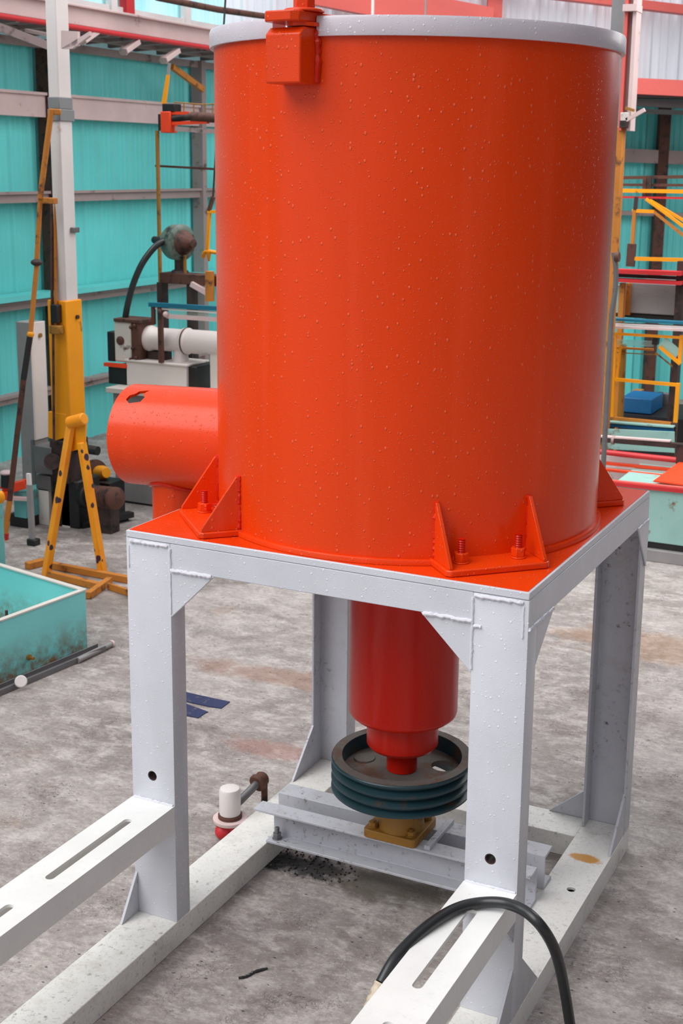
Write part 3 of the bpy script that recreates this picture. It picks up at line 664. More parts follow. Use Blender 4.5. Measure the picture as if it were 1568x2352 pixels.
# navy strips let into the floor
for k, pts in enumerate((((425, 1590), (458, 1598), (528, 1613), (508, 1628), (480, 1624), (425, 1612)), ((425, 1617), (478, 1636), (470, 1640), (455, 1650), (425, 1644)))):
    m = MB(); m.prism([atz(x_, y_, .0005) for x_, y_ in pts], (0, 0, .003)); o = m.build('steel_strip', 'navy')
    tag(o, ('longer flaking navy blue strip let into the floor behind the left leg', 'shorter navy blue strip let into the floor, nearer the left leg')[k], 'floor strip', 'navy strips in the floor')
# loose grit in front of the cross beam
random.seed(3)
gc = atz(705, 1985, 0)
m = MB()
for i in range(150):
    a = random.random()*6.28; rr = math.sqrt(random.random()); m.ball((gc.x+.18*rr*math.cos(a), gc.y+.07*rr*math.sin(a), .002), random.uniform(.0015, .004), 6, (1, 1, .7))
o = tag(m.build('grit', 'darkgrit'), 'scattered black grit crumbs on the painted floor shade before the cross beams', 'grit'); o['kind'] = 'stuff'
m = MB(); m.tube(smoothp([atz(548, 2246, .003), atz(565, 2243, .003), atz(585, 2232, .004), atz(614, 2224, .003)]), [.004*random.uniform(.6, 1.3) for _ in range(25)], 7); tag(m.build('cable_scrap', 'rubber'), 'short black cable scrap lying on the open floor between the rails', 'scrap')
#@@BG
# ================================================================== BACKGROUND, LEFT SIDE
def part(name, mat, parent, mb, **k): return mb.build(name, mat, parent, **k)
def bar(p, q, wd, ht): return MB().beam(p, q, wd, ht)
# --- white mast in an orange sleeve
c0 = aty(157, 850, 3.1); mx, my = c0.x, 3.1
ms = thing('telescopic_mast', (mx-.06, my+.06, 0), 'tall white square mast rising out of an orange sleeve at the left wall', 'mast')
part('inner_mast', 'white', ms, MB().box((mx-.075, my+.012, .9), (mx-.008, my+.115, 3.7)), bev=.006)
zs = aty(157, 692, my).z; zb_ = aty(157, 1008, my).z
part('sleeve', 'orange', ms, MB().box((mx-.125, my, zb_), (mx, my+.135, zs)), bev=.006)
z1 = aty(152, 222, my).z; z2 = aty(152, 250, my).z; z3 = aty(152, 278, my).z
part('collar', 'greycol', ms, MB().box((mx-.080, my+.004, z3), (mx+.002, my+.125, z2)), bev=.004)
part('collar', 'greycol', ms, MB().box((mx-.078, my+.008, z2), (mx-.004, my+.12, z1)), bev=.004)
for px, py in ((176, 728), ):
    p = atx(px, py, mx); part('sleeve_bolt', 'rusty', ms, MB().cyl(p-V(.002, 0, 0), p+V(.012, 0, 0), .011))
p = atx(168, 528, mx-.008); part('mast_fitting', 'steel', ms, MB().box(p-V(.0, .025, .014), p+V(.02, .03, .014)), bev=.003)
part('lower_bracket', 'orange', ms, MB().prism([aty(110, 945, my-.004), aty(152, 952, my-.004), aty(150, 1005, my-.004), aty(128, 1012, my-.004), aty(110, 1005, my-.004)], (0, .02, 0)), bev=.003)
p = aty(115, 110, my)
part('top_bracket', 'pink', ms, MB().prism([aty(140, 112, my-.01), aty(205, 72, my-.01), aty(205, 82, my-.01), aty(165, 112, my-.01)], (0, .02, 0)))
part('top_bracket', 'pink', ms, MB().prism([aty(140, 70, my-.01), aty(178, 72, my-.01), aty(178, 105, my-.01), aty(140, 112, my-.01)], (0, .02, 0)))
# machine base under the mast
mbz = thing('mast_base_unit', (mx-.1, my+.2, 0), 'dark rusty drive unit with grey box below the orange sleeve', 'machine')
def yb(x0, y0, x1, y1, Y, dep): return ybox(MB(), x0, y0, x1, y1, Y, dep)
part('plinth', 'black', mbz, MB().box((aty(114, 1190, my).x, my+.02, 0), (aty(176, 1190, my).x, my+.22, aty(150, 1105, my).z)), bev=.01)
part('gear_housing', 'darkrust', mbz, yb(114, 1012, 158, 1110, my-.01, .18), bev=.01)
part('gear_housing', 'darkrust', mbz, MB().cyl(aty(120, 1060, my-.05), aty(120, 1060, my+.1), .045))
part('side_boss', 'black', mbz, MB().cyl(aty(150, 1024, my+.05), aty(150, 1024, my+.05)+V(.22, 0, -.005), .025))
part('grey_box', 'steel', mbz, yb(78, 1026, 118, 1088, my-.02, .15), bev=.004)
part('brown_box', 'oldorange', mbz, yb(82, 1092, 116, 1128, my-.0, .13), bev=.004).data.materials[0] = M['steel']
part('white_box', 'cream', mbz, MB().box((aty(82, 1160, my).x, my, 0), (aty(112, 1160, my).x, my+.22, aty(98, 1122, my).z)), bev=.004)
part('white_post', 'cream', mbz, MB().box((aty(160, 1100, my+.1).x, my+.02, 0), (aty(178, 1100, my+.1).x, my+.12, aty(165, 1040, my+.1).z)))
# --- short white channel column
q0 = aty(77, 900, 3.2)
sc = thing('short_column', (q0.x, 3.25, 0), 'short white column with grey green side left of the orange mast sleeve', 'column')
zt_ = aty(77, 742, 3.2).z
part('column_body', 'gal', sc, MB().box((aty(43, 900, 3.2).x, 3.2, aty(77, 1130, 3.2).z), (q0.x-.001, 3.31, zt_)), bev=.003)
part('column_flange', 'white', sc, MB().box((q0.x, 3.19, aty(77, 1010, 3.2).z), (q0.x+.008, 3.31, zt_)), bev=.002)
part('column_leg', 'steel', sc, MB().box((aty(74, 1100, 3.19).x, 3.19, 0), (aty(80, 1100, 3.19).x, 3.25, aty(77, 1010, 3.2).z)))
p = atx(91, 770, q0.x+.008); part('bolt', 'ochre', sc, MB().cyl(p, p+V(.01, 0, 0), .012))
# --- silver strut on the floor
s0 = atz(75, 1252, 0); s1 = aty(68, 1088, s0.y)
ss = thing('strut', s0, 'slim upright silver strut with white top and black foot before the mast base', 'strut')
part('strut_body', 'gal', ss, bar(s0+V(0, 0, .02), V(s0.x-.005, s0.y, s1.z-.06), .028, .02))
part('strut_top', 'white', ss, bar(V(s0.x-.005, s0.y, s1.z-.06), V(s0.x-.007, s0.y, s1.z), .022, .016))
part('foot', 'black', ss, MB().box(s0+V(-.025, -.02, 0), s0+V(.03, .03, .035)), bev=.006)
# --- long jointed control rod
cr_ = aty(14, 1225, 2.75)
lr = thing('control_rod', (cr_.x, cr_.y, 0), 'long jointed orange and brown rod slanting beside the white mast', 'rod')
def seg(x0, y0, Y0, x1, y1, Y1, r, mat, name): return part(name, mat, lr, MB().cyl(aty(x0, y0, Y0), aty(x1, y1, Y1), r, n=16))
seg(118, 252, 3.05, 92, 456, 3.0, .015, 'oldorange', 'upper_tube'); seg(92, 466, 3.0, 84, 600, 2.98, .013, 'rusty', 'middle_tube').data.materials[0] = M['oldorange']
seg(85, 602, 2.98, 70, 765, 2.92, .013, 'oldorange', 'middle_tube'); seg(69, 772, 2.92, 54, 872, 2.88, .016, 'black', 'grip')
seg(54, 872, 2.88, 22, 1150, 2.80, .015, 'rusty', 'lower_tube'); seg(22, 1150, 2.80, 12, 1225, 2.77, .015, 'oldorange', 'lower_tube')
seg(12, 1225, 2.77, 11, 1238, 2.77, .02, 'crimson', 'end_cap')
part('clamp', 'darkrust', lr, MB().ball(aty(84, 603, 2.97), .026, sc=(1.3, 1, .7)))
part('clamp', 'orange', lr, MB().ball(aty(70, 768, 2.92), .019))
part('top_elbow', 'oldorange', lr, bar(aty(112, 256, 3.05), aty(140, 258, 3.08), .03, .03), bev=.005)
part('link_block', 'oldorange', lr, yb(86, 454, 122, 468, 3.0, .04), bev=.004)
# rest of it going down to the floor
part('foot_rod', 'hotred', lr, MB().cyl(aty(11, 1238, 2.77), V(cr_.x-.01, 2.70, .0), .012, n=12))
gr = thing('guide_rods', (mx-.14, my, 0), 'pair of rusty orange guide rods hugging the left face of the mast', 'rod')
for px, mt in ((119, 'rusty'), (127, 'oldorange')):
    part('rod', mt, gr, MB().cyl(aty(px, 462, my+.02), aty(px+1, 760, my-.02), .0085, n=12))
part('grip', 'black', gr, yb(115, 700, 131, 742, my-.04, .04), bev=.005)
part('fitting', 'ochre', gr, yb(112, 748, 134, 768, my-.05, .05), bev=.006)
part('support_rod', 'rusty', gr, MB().cyl(aty(122, 762, my-.03), aty(124, 1010, my-.03), .007))
# --- orange A frame trestle
tr = thing('trestle', atz(170, 1325, 0), 'orange A-frame trestle with dark paint chips standing before the mast', 'trestle')
hd = aty(178, 968, 2.50); l1 = atz(105, 1324, 0); l2 = atz(237, 1322, 0)
part('leg', 'tri', tr, bar(hd+V(-.04, 0, -.02), l1, .052, .03), bev=.006)
part('leg', 'tri', tr, bar(hd+V(.02, .0, -.1), l2, .045, .03), bev=.006)
part('head', 'tri', tr, MB().cyl(hd+V(-.045, -.01, -.01), hd+V(.05, -.01, .02), .03, n=20), bev=.006)
part('head_plate', 'orange', tr, MB().prism([aty(160, 985, 2.5), aty(196, 975, 2.5), aty(193, 1030, 2.5), aty(162, 1037, 2.5)], (0, .015, 0)), bev=.003)
l3 = V(hd.x-.12, hd.y+.55, 0)
def fl(x, y, z=.018): return atz(x, y, z)
bf = thing('ground_frame', atz(170, 1345, 0), 'low rusty orange bar frame on the floor around the trestle feet', 'frame')
for a_, b_, w_ in (((118, 1298), (300, 1332), .028), ((112, 1318), (226, 1346), .028), ((202, 1368), (252, 1333), .03), ((248, 1346), (330, 1372), .014), ((62, 1300), (100, 1290), .04)):
    part('bar', 'oldorange', bf, bar(fl(*a_), fl(*b_), w_, .034), bev=.003)
# --- pump motor
pm = thing('pump_motor', atz(245, 1205, 0), 'rust brown ribbed motor on a black skid behind the orange trestle', 'motor')
my2 = 3.15; a_ = aty(216, 1140, my2); b_ = aty(268, 1145, my2-.05); dv = (b_-a_).normalized(); L = (b_-a_).length
pr = []; 
for i in range(9): pr += [(.062-.012*(i % 2), i*L/9), (.062-.012*(i % 2), (i+.8)*L/9)]
part('ribbed_body', 'darkrust', pm, MB().lathe(pr+[(.035, L+.01)], a_, dv, 32)).data.materials[0] = M['rusty']
part('end_wheel', 'black', pm, MB().lathe([(.066, 0), (.07, .01), (.07, .05), (.05, .06)], a_-dv*.08, dv, 32), bev=.003)
part('shaft', 'steel', pm, MB().cyl(a_-dv*.09, a_, .014))
for zz, x0, x1, dy in ((.012, 185, 290, .0), (.035, 200, 282, .08)):
    g0_ = atz(x0, 1208, zz); g1_ = atz(x1, 1188, zz); part('skid_bar', 'black', pm, bar(g0_+V(0, dy, 0), g1_+V(0, dy, 0), .05, .03))
g0_ = atz(238, 1198, .0); part('foot_block', 'darkrust', pm, MB().box((a_.x+.02, my2-.03, .0), (b_.x-.06, my2+.05, a_.z-.045)))
ym = thing('yellow_motor', (aty(240, 1090, 3.4).x, 3.4, 0), 'small yellow motor with a rusty disc behind the brown ribbed motor', 'motor')
a_ = aty(226, 1086, 3.45); b_ = aty(254, 1086, 3.40); dv = (b_-a_).normalized()
part('body', 'orange', ym, MB().lathe([(.038, 0), (.042, .01), (.042, .05), (.030, .075), (.030, .09)], a_, dv, 28), bev=.002)
part('disc', 'rusty', ym, MB().lathe([(.078, 0), (.078, .02), (.02, .03)], a_-dv*.05, dv, 36))
part('stand', 'black', ym, MB().box((a_.x-.05, 3.36, 0), (b_.x+.02, 3.5, a_.z-.03)))
# --- pumping set on a cabinet
Yc = 3.72
cb = thing('machine_cabinet', (aty(330, 1100, Yc).x, Yc+.3, 0), 'pale grey green cabinet carrying the white pipework behind the side chute', 'cabinet')
xl = aty(262, 1000, Yc).x; xr = aty(560, 1000, Yc).x; zc1 = aty(300, 905, Yc).z
part('body', 'sea', cb, MB().box((xl, Yc, .012), (xr, Yc+.5, zc1)), bev=.004).data.materials[0] = M['gal']
part('top_plate', 'cream', cb, MB().box((xl-.03, Yc-.03, zc1), (xr+.03, Yc+.53, zc1+.03)), bev=.003)
part('kick_strip', 'black', cb, MB().box((xl+.01, Yc+.01, 0), (xr-.01, Yc+.49, .012)))
zt2 = zc1+.03
Yp = Yc+.12
pw = thing('pipe_pump', (aty(380, 860, Yp).x, Yp+.1, zt2), 'white enamelled tee pipe with flanges on a white box above the cabinet', 'pump')
zb2 = aty(360, 838, Yp-.05).z
part('base_box', 'cream', pw, MB().box((aty(295, 860, Yp).x, Yp-.02, zt2), (aty(432, 860, Yp).x, Yp+.20, zb2)), bev=.004).data.materials[0] = M['pipewhite']
part('box_lid', 'pipewhite', pw, MB().box((aty(293, 860, Yp).x, Yp-.03, zb2), (aty(436, 860, Yp).x, Yp+.21, zb2+.012)), bev=.003)
part('valve_bank', 'black', pw, MB().box((aty(433, 860, Yp).x, Yp+.0, zt2), (aty(452, 860, Yp).x, Yp+.22, zb2)), bev=.006)
a_ = aty(332, 776, Yp+.08); b_ = V(a_.x+.75, Yp+.08, a_.z+.004); dv = (b_-a_).normalized(); rp = .067
prf = [(.050, 0), (.052, .02), (.074, .025), (.078, .05), (.074, .062), (rp, .075), (rp, .27), (.076, .28), (.078, .31), (.07, .315), (.07, .75)]
part('main_pipe', 'pipewhite', pw, MB().lathe(prf, a_, dv, 48))
part('flange_seam', 'rusty', pw, MB().lathe([(.0785, .293), (.0795, .296), (.0795, .300), (.0785, .303)], a_, dv, 48))
tx = aty(415, 820, Yp+.08).x
part('tee_leg', 'pipewhite', pw, MB().lathe([(.052, zb2+.012), (.044, zb2+.04), (.044, a_.z-.05), (.055, a_.z-.02)], (tx, Yp+.08, 0), n=32))
part('foot_block', 'darkrust', pw, yb(338, 808, 378, 838, Yp+.05, .08), bev=.006)
part('red_strip', 'hotred', pw, MB().box((aty(245, 838, Yp).x, Yp-.03, aty(270, 842, Yp).z), (aty(296, 838, Yp).x, Yp+.0, aty(270, 834, Yp).z)))
part('under_box', 'black', pw, MB().box((aty(254, 860, Yp).x, Yp-.02, zt2), (aty(294, 860, Yp).x, Yp+.15, aty(270, 842, Yp).z)))
sup = MB().box((aty(474, 850, Yp).x, Yp+.04, zt2), (aty(530, 850, Yp).x, Yp+.12, a_.z-.03)); part('support', 'cream', pw, sup)
gb = thing('gearbox', (aty(290, 800, Yp).x, Yp+.05, aty(290, 834, Yp).z), 'rust streaked cream gearbox at the left end of the white pipe', 'gearbox')
part('housing', 'cream', gb, yb(262, 738, 302, 832, Yp-.01, .14), bev=.01)
part('end_flange', 'rusty', gb, yb(300, 736, 320, 834, Yp-.015, .16), bev=.01)
part('neck', 'cream', gb, MB().lathe([(.055, 0), (.058, .02), (.045, .03), (.04, .06)], aty(318, 777, Yp+.08), (1, 0, 0), 28))
part('rear_plate', 'black', gb, yb(246, 762, 262, 830, Yp-.005, .10), bev=.006)
part('hub', 'rusty', gb, MB().lathe([(.026, 0), (.026, .012), (.015, .02)], aty(278, 782, Yp-.005), (0, -1, 0), 20))
part('top_edge', 'rusty', gb, yb(260, 733, 322, 741, Yp-.02, .16), bev=.004)
for px, py in ((300, 752), (304, 800), (300, 825), (312, 822), (309, 748)):
    part('bolt_head', 'rusty', gb, MB().ball(aty(px, py, Yp-.02), .011, 10))
# hose from gearbox to blower
m = MB(); m.tube(smoothp([aty(287, 735, Yp+.05), aty(293, 700, Yp+.05), aty(305, 655, Yp+.07), aty(325, 608, Yp+.1), aty(350, 573, Yp+.15), aty(370, 557, Yp+.2), aty(392, 553, Yp+.25)]), .019, 14)
tag(m.build('air_hose', 'rubber'), 'thick black hose curving from the gearbox up to the round blower', 'hose')
# round blower on its beam
Yb = Yp+.3
bl = thing('blower', (aty(415, 600, Yb).x, Yb, aty(415, 625, Yb).z), 'round grey green blower with dark cone on a brown beam', 'blower')
cc = aty(412, 557, Yb); ax_ = Vector((1, -.25, .0)).normalized()
part('drum', 'gal', bl, MB().lathe([(.04, -.10), (.08, -.09), (.104, -.05), (.107, .0), (.109, .02), (.10, .03), (.08, .035)], cc, ax_, 40)).data.materials[0] = M['blower']
part('cone', 'darkrust', bl, MB().lathe([(.075, .034), (.062, .06), (.045, .09), (.024, .105), (.024, .125)], cc, ax_, 32)).data.materials[0] = M['rusty']
part('outlet', 'black', bl, MB().cyl(cc-ax_*.06+V(-.02, -.07, .01), cc-ax_*.13+V(-.04, -.05, .01), .022))
zz = aty(410, 626, Yb).z
part('pedestal', 'darkrust', bl, MB().lathe([(.055, zz), (.05, zz+.012), (.032, zz+.02), (.032, cc.z-.095), (.05, cc.z-.085)], (cc.x, Yb, 0), n=24))
part('support_pin', 'ochre', bl, MB().cyl(V(cc.x+.05, Yb-.02, zz), V(cc.x+.05, Yb-.02, cc.z-.07), .010))
bmn = thing('equipment_frame', (aty(430, 640, Yb).x, Yb, 0), 'brown rusty beam frame under the blower', 'frame')
bx0 = aty(368, 640, Yb-.05); bx1 = aty(560, 650, Yb-.05)
part('beam', 'rusty', bmn, MB().box((bx0.x, Yb-.06, aty(410, 650, Yb).z), (bx1.x, Yb+.06, zz-.0005)), bev=.004)
part('post', 'darkrust', bmn, MB().box((aty(437, 680, Yb).x, Yb-.04, zt2+.0005), (aty(448, 680, Yb).x, Yb+.03, aty(410, 650, Yb).z)))
part('post', 'darkrust', bmn, MB().box((aty(369, 680, Yb).x, Yb-.04, zt2+.0005), (aty(380, 680, Yb).x, Yb+.03, aty(410, 650, Yb).z)))
part('brace', 'pink', bmn, bar(aty(440, 652, Yb-.07), aty(486, 678, Yb-.07), .03, .03))
part('cylinder', 'ochre', bmn, MB().cyl(V(aty(490, 650, Yb-.05).x, Yb-.09, aty(490, 690, Yb-.05).z), V(aty(490, 650, Yb-.05).x, Yb-.09, aty(490, 622, Yb-.05).z), .027)).data.materials[0] = M['oldorange']
# guard rail of glass and bars above the pump
gd = thing('guard_rail', (aty(420, 710, Yp).x, Yp, zt2), 'petrol blue and white guard rail with glass strip above the white pipe', 'rail')
Yg = Yp-.03
part('blue_bar', 'bluepaint', gd, bar(aty(344, 699, Yg), aty(560, 712, Yg), .03, .024))
part('white_bar', 'white', gd, bar(aty(358, 708, Yg), aty(560, 722, Yg), .016, .010))
part('glass_strip', 'glass', gd, bar(aty(385, 718, Yg), aty(560, 730, Yg), .006, .022))
part('lower_bar', 'pink', gd, bar(aty(384, 726, Yg), aty(560, 738, Yg), .02, .024))
part('post', 'rusty', gd, bar(aty(352, 703, Yg), V(aty(352, 703, Yg).x, Yg, aty(352, 745, Yg).z), .02, .02))
part('post', 'rusty', gd, bar(aty(368, 706, Yg), V(aty(368, 706, Yg).x, Yg, zb2+.012), .025, .025))
part('knob', 'rusty', gd, MB().ball(aty(368, 716, Yg-.01), .018))
part('knob', 'pink', gd, MB().ball(aty(381, 722, Yg-.01), .018))
# tall yellow pole with orange control box
Yq = 4.6
yp = thing('control_pole', (aty(366, 600, Yq).x, Yq, 0), 'tall thin ochre pole carrying an orange red control box near the wall', 'pole')
part('pole', 'oldorange', yp, MB().cyl(V(aty(367, 600, Yq).x, Yq, 0), V(aty(367, 600, Yq).x, Yq, aty(374, 300, Yq).z), .013)).data.materials[0] = M['ochre']
part('upper_pole', 'orange', yp, MB().cyl(aty(376, 240, Yq), aty(386, 172, Yq), .016, .012))
part('tip', 'gal', yp, MB().cyl(aty(386, 172, Yq), aty(389, 145, Yq), .010))
part('box', 'hotred', yp, yb(368, 256, 391, 305, Yq-.03, .08), bev=.005)
part('box_rear', 'black', yp, yb(363, 262, 369, 300, Yq-.02, .09))
part('box_top', 'black', yp, yb(372, 238, 400, 257, Yq-.02, .08), bev=.004)
part('arm', 'hotred', yp, bar(aty(390, 260, Yq), aty(432, 260, Yq), .03, .018))
part('arm', 'hotred', yp, bar(aty(392, 284, Yq), aty(478, 280, Yq), .03, .020))
part('arm_motor', 'darkrust', yp, MB().cyl(aty(398, 272, Yq), aty(440, 268, Yq), .022))
part('arm_motor', 'rusty', yp, MB().cyl(aty(440, 268, Yq), aty(520, 272, Yq), .03))
part('rail', 'girt', yp, bar(aty(405, 296, Yq), aty(560, 306, Yq), .03, .028))
part('guard', 'ochre', yp, MB().tube([aty(400, 235, Yq+.05), aty(468, 240, Yq+.05), aty(520, 238, Yq+.05)], .004, 8))
for px in (422, 445, 470, 488): part('guard', 'ochre', yp, MB().cyl(aty(px, 237, Yq+.05), aty(px, 260, Yq+.05), .004, n=8))
part('wall_tie', 'rusty', yp, bar(aty(358, 381, Yq+.1), aty(560, 392, Yq+.1), .02, .014))
m = MB(); m.beam(atx(395, 153, -3.75), atx(466, 206, -3.75), .03, .04); tag(m.build('ledge_brace', 'oldorange'), 'orange brown diagonal brace dropping from the overhead ledge beside the tank', 'brace')
for k, (x0, y0, x1, y1, w_, lb) in enumerate(((0, 62, 145, 118, .045, 'thicker pink grey brace running from the ledge down to the mast'), (60, 70, 140, 86, .02, 'thin pale bar above the thicker brace left of the mast'))):
    m = MB(); m.beam(atx(x0-60*(k == 0), y0-22*(k == 0), -3.5), atx(x1, y1, -3.1), w_, w_); tag(m.build('roof_brace', 'girt'), lb, 'brace')
for k, (px, py) in enumerate(((300, 108), (392, 128), (205, 84))):
    m = MB(); m.beam(atx(px-15, py+10, -3.6), atx(px+16, py-12, -3.6), .05, .035); m.beam(atx(px-18, py+3, -3.62), atx(px-12, py+14, -3.62), .05, .05)
    tag(m.build('ledge_bracket', 'pink', bev=.004), ('pale bracket under the ledge midway between mast and tank', 'pale bracket under the ledge above the ochre pole', 'pale bracket under the ledge just right of the mast')[k], 'bracket', 'ledge brackets')
# yellow hoist hook at the tank edge
yh = thing('hoist_hook', (aty(480, 580, 4.3).x, 4.3, aty(480, 600, 4.3).z), 'yellow hanging hoist link beside the left tank edge', 'hoist')
part('strap', 'rusty', yh, bar(aty(489, 452, 4.3), aty(480, 484, 4.3), .02, .02))
part('chain', 'darkrust', yh, MB().cyl(aty(489, 452, 4.3), aty(520, -40, 4.3), .006)); part('collar', 'orange', yh, yb(476, 483, 497, 490, 4.29, .03))
part('rod', 'orange', yh, bar(aty(481, 488, 4.3), aty(476, 578, 4.3), .018, .015))
part('hook', 'orange', yh, MB().tube(smoothp([aty(466, 592, 4.3), aty(470, 580, 4.3), aty(480, 578, 4.3), aty(496, 580, 4.3), aty(510, 582, 4.3)]), .012))
part('hook_tip', 'orange', yh, MB().cyl(aty(479, 580, 4.3), aty(480, 600, 4.3), .016, .006))
# --- left edge clutter
lb_ = thing('orange_cart', (aty(20, 1180, 2.9).x, 3.0, 0), 'low cart with bright orange red rail and turquoise side at the left edge', 'cart')
part('rail', 'hotred', lb_, bar(aty(0, 1128, 2.95), aty(62, 1110, 3.0), .05, .05), bev=.005)
part('rail', 'hotred', lb_, bar(aty(0, 1140, 2.9), aty(20, 1138, 2.92), .04, .04))
part('lower_rail', 'pink', lb_, bar(aty(8, 1143, 2.93), aty(63, 1146, 2.98), .03, .018))
part('side_panel', 'tealbox', lb_, MB().box((aty(36, 1180, 3.0).x, 2.99, .06), (aty(63, 1180, 3.0).x, 3.25, aty(50, 1130, 3.0).z)))
part('underframe', 'black', lb_, MB().box((aty(20, 1200, 2.99).x, 3.0, 0), (aty(63, 1200, 2.99).x-.01, 3.25, .07)))
part('pot', 'black', lb_, MB().cyl(aty(17, 1118, 2.95), aty(17, 1090, 2.95), .035)).data.materials[0] = M['black']
part('pot_lid', 'pink', lb_, MB().ball(aty(15, 1086, 2.95), .035, sc=(1.1, 1, .45)))
le = thing('turquoise_bin', (aty(-8, 1200, 2.2).x, 2.2, 0), 'turquoise bin with an orange knob cut by the left picture edge', 'bin')
part('body', 'tealbox', le, MB().box((aty(-60, 1200, 2.2).x, 2.2, 0), (aty(9, 1200, 2.4).x, 2.4, aty(0, 1152, 2.2).z)), bev=.004)
part('knob', 'orange', le, MB().ball(aty(1, 1142, 2.3), .022, sc=(1, 1, 1.5)))
# --- turquoise trough
g = atz(201, 1487, 0); zt3 = .0
# height of the corner from its picture height at the same ground point
lo_, hi_ = 0, 1
def proj(p):
    d = p-CAM; return (PX+F*d.dot(R_)/d.dot(_f), PY-F*d.dot(U_)/d.dot(_f))
for _ in range(40):
    mid = (lo_+hi_)/2
    if proj(V(g.x, g.y, mid))[1] > 1356: lo_ = mid
    else: hi_ = mid
zt3 = mid; a_ = atz(0, 1571, 0); f1 = (a_-g).normalized(); bt = atz(0, 1297, zt3); ct_ = V(g.x, g.y, zt3); f2 = (bt-ct_).normalized()
L1 = 1.15; L2 = .95
to = thing('metal_trough', g+f1*.5+f2*.45, 'open turquoise sheet metal trough with rusty lower edge on the floor', 'trough')
WL['metal_trough'] = g+f1*.5+f2*.45
n1 = V(-f1.y, f1.x, 0); n1 = n1 if n1.dot(f2) > 0 else -n1; n2 = V(-f2.y, f2.x, 0); n2 = n2 if n2.dot(f1) > 0 else -n2
th = .012
def wall_(p, d, L, n, z1): return MB().prism([p, p+d*L, p+d*L+n*th, p+n*th], (0, 0, z1))
part('side', 'trough', to, wall_(g, f1, L1, n1, zt3), bev=.002); part('side', 'trough', to, wall_(g+n1*th, f2, L2, n2, zt3), bev=.002)
part('side', 'trough', to, wall_(g+f1*L1, f2, L2, -n2, zt3), bev=.002); part('side', 'trough', to, wall_(g+f2*L2, f1, L1, -n1, zt3), bev=.002)
part('bottom', 'trough', to, MB().prism([g, g+f1*L1, g+f1*L1+f2*L2, g+f2*L2], (0, 0, .006)))
rim = MB(); 
for p, d, L, n in ((g, f1, L1, n1), (g, f2, L2, n2)):
    rim.prism([p-n*.004+V(0, 0, zt3), p+d*L-n*.004+V(0, 0, zt3), p+d*L+n*(th+.008)+V(0, 0, zt3), p+n*(th+.008)+V(0, 0, zt3)], (0, 0, .006))
part('worn_rim', 'cream', to, rim)
p = g+f1*.36; part('inner_rod', 'rusty', to, MB().cyl(V(p.x, p.y, .02)+n1*.08, V(p.x, p.y, zt3-.0)+n1*.08, .006))
q1 = None
for t_ in range(0, 100):
    pp_ = g+f1*(t_*.01)+V(0, 0, .05)
    if proj(pp_)[0] < 68: q1 = pp_; break
part('stub_bolt', 'ochre', to, MB().lathe([(.012, 0), (.012, .008), (.006, .009), (.006, .03)], q1+V(0, 0, .012), -n1, 16))
# floor channel and pipe beside the trough
p0_ = atz(0, 1583, .0)-0*f1; dch = (atz(0, 1583, 0)-atz(222, 1490, 0)).normalized(); q_ = atz(222, 1490, 0); nn = V(-dch.y, dch.x, 0); nn = nn if nn.dot(n1) < 0 else -nn
cm = MB(); pf = [(0, 0), (.05, 0), (.05, .024), (.045, .024), (.045, .005), (.005, .005), (.005, .024), (0, .024)]
cm.prism([q_+nn*(u+.004)+V(0, 0, z+.0005) for u, z in pf], dch*1.4); tag(cm.build('steel_channel', 'steel', bev=.001), 'long grey steel channel lying along the trough', 'steel channel')
r_ = .0125; s0 = atz(258, 1478, r_); s1 = atz(178, 1517, r_); dd = (s1-s0).normalized()
pt = thing('floor_pipe', (s0.x, s0.y, 0), 'short grey pipe with pinkish open end beyond the channel', 'pipe')
part('pipe_tube', 'gal', pt, MB().cyl(s0+dd*.008, s1, r_)); part('end_ring', 'pink', pt, MB().ring([(r_-.003, 0), (r_+.003, 0), (r_+.003, .010), (r_-.003, .010)], s0, dd, 24))
m = MB(); w0 = atz(48, 1566, .030); m.lathe([(.021, 0), (.024, .004), (.024, .010), (.021, .014)], w0+V(0, 0, -.0), Vector((1.0, -1.1, .8)), 28); tag(m.build('round_cap', 'white', bev=.001), 'small round white cap lying on the floor channel', 'cap')

# ================================================================== BACKGROUND, RIGHT SIDE
# steel column and orange pole touching the tank silhouette
Yr = 4.7
cl = thing('steel_column', (aty(1440, 150, Yr).x, Yr, 0), 'pale pink steel column rising behind the right edge of the tank', 'column')
k0 = aty(1462, 20, Yr); k1 = aty(1440, 20, Yr); zlo = aty(1434, 300, Yr).z; 
part('web', 'girt', cl, MB().box((k1.x-.03, Yr+.04, zlo), (k0.x-.02, Yr+.05, 3.9))); part('flange', 'greycol', cl, MB().box((k0.x-.02, Yr, zlo), (k0.x, Yr+.10, 3.9))).data.materials[0] = M['pink']
part('flange', 'redbeam', cl, MB().box((k1.x-.012, Yr, zlo), (k1.x+.004, Yr+.10, 3.9)))
part('flange', 'greycol', cl, MB().box((k1.x-.10, Yr+.05, zlo), (k1.x-.012, Yr+.10, 3.9)))
part('top_cap', 'pink', cl, MB().box((k1.x-.02, Yr-.02, aty(1450, 26, Yr).z), (k0.x+.004, Yr+.1, aty(1450, 10, Yr).z)))
part('lower_post', 'oldorange', cl, MB().box((k1.x-.055, Yr+.01, 0), (k1.x+.012, Yr+.07, zlo+.02)), bev=.004)
part('arm', 'pink', cl, bar(aty(1438, 276, Yr-.02), aty(1480, 252, Yr-.02), .02, .02))
part('joint', 'cream', cl, yb(1424, 258, 1442, 278, Yr-.03, .05), bev=.004)
part('joint', 'darkrust', cl, yb(1422, 276, 1440, 294, Yr-.03, .05), bev=.004)
part('hinge', 'ochre', cl, bar(aty(1436, 248, Yr-.02), aty(1456, 254, Yr-.02), .015, .015))
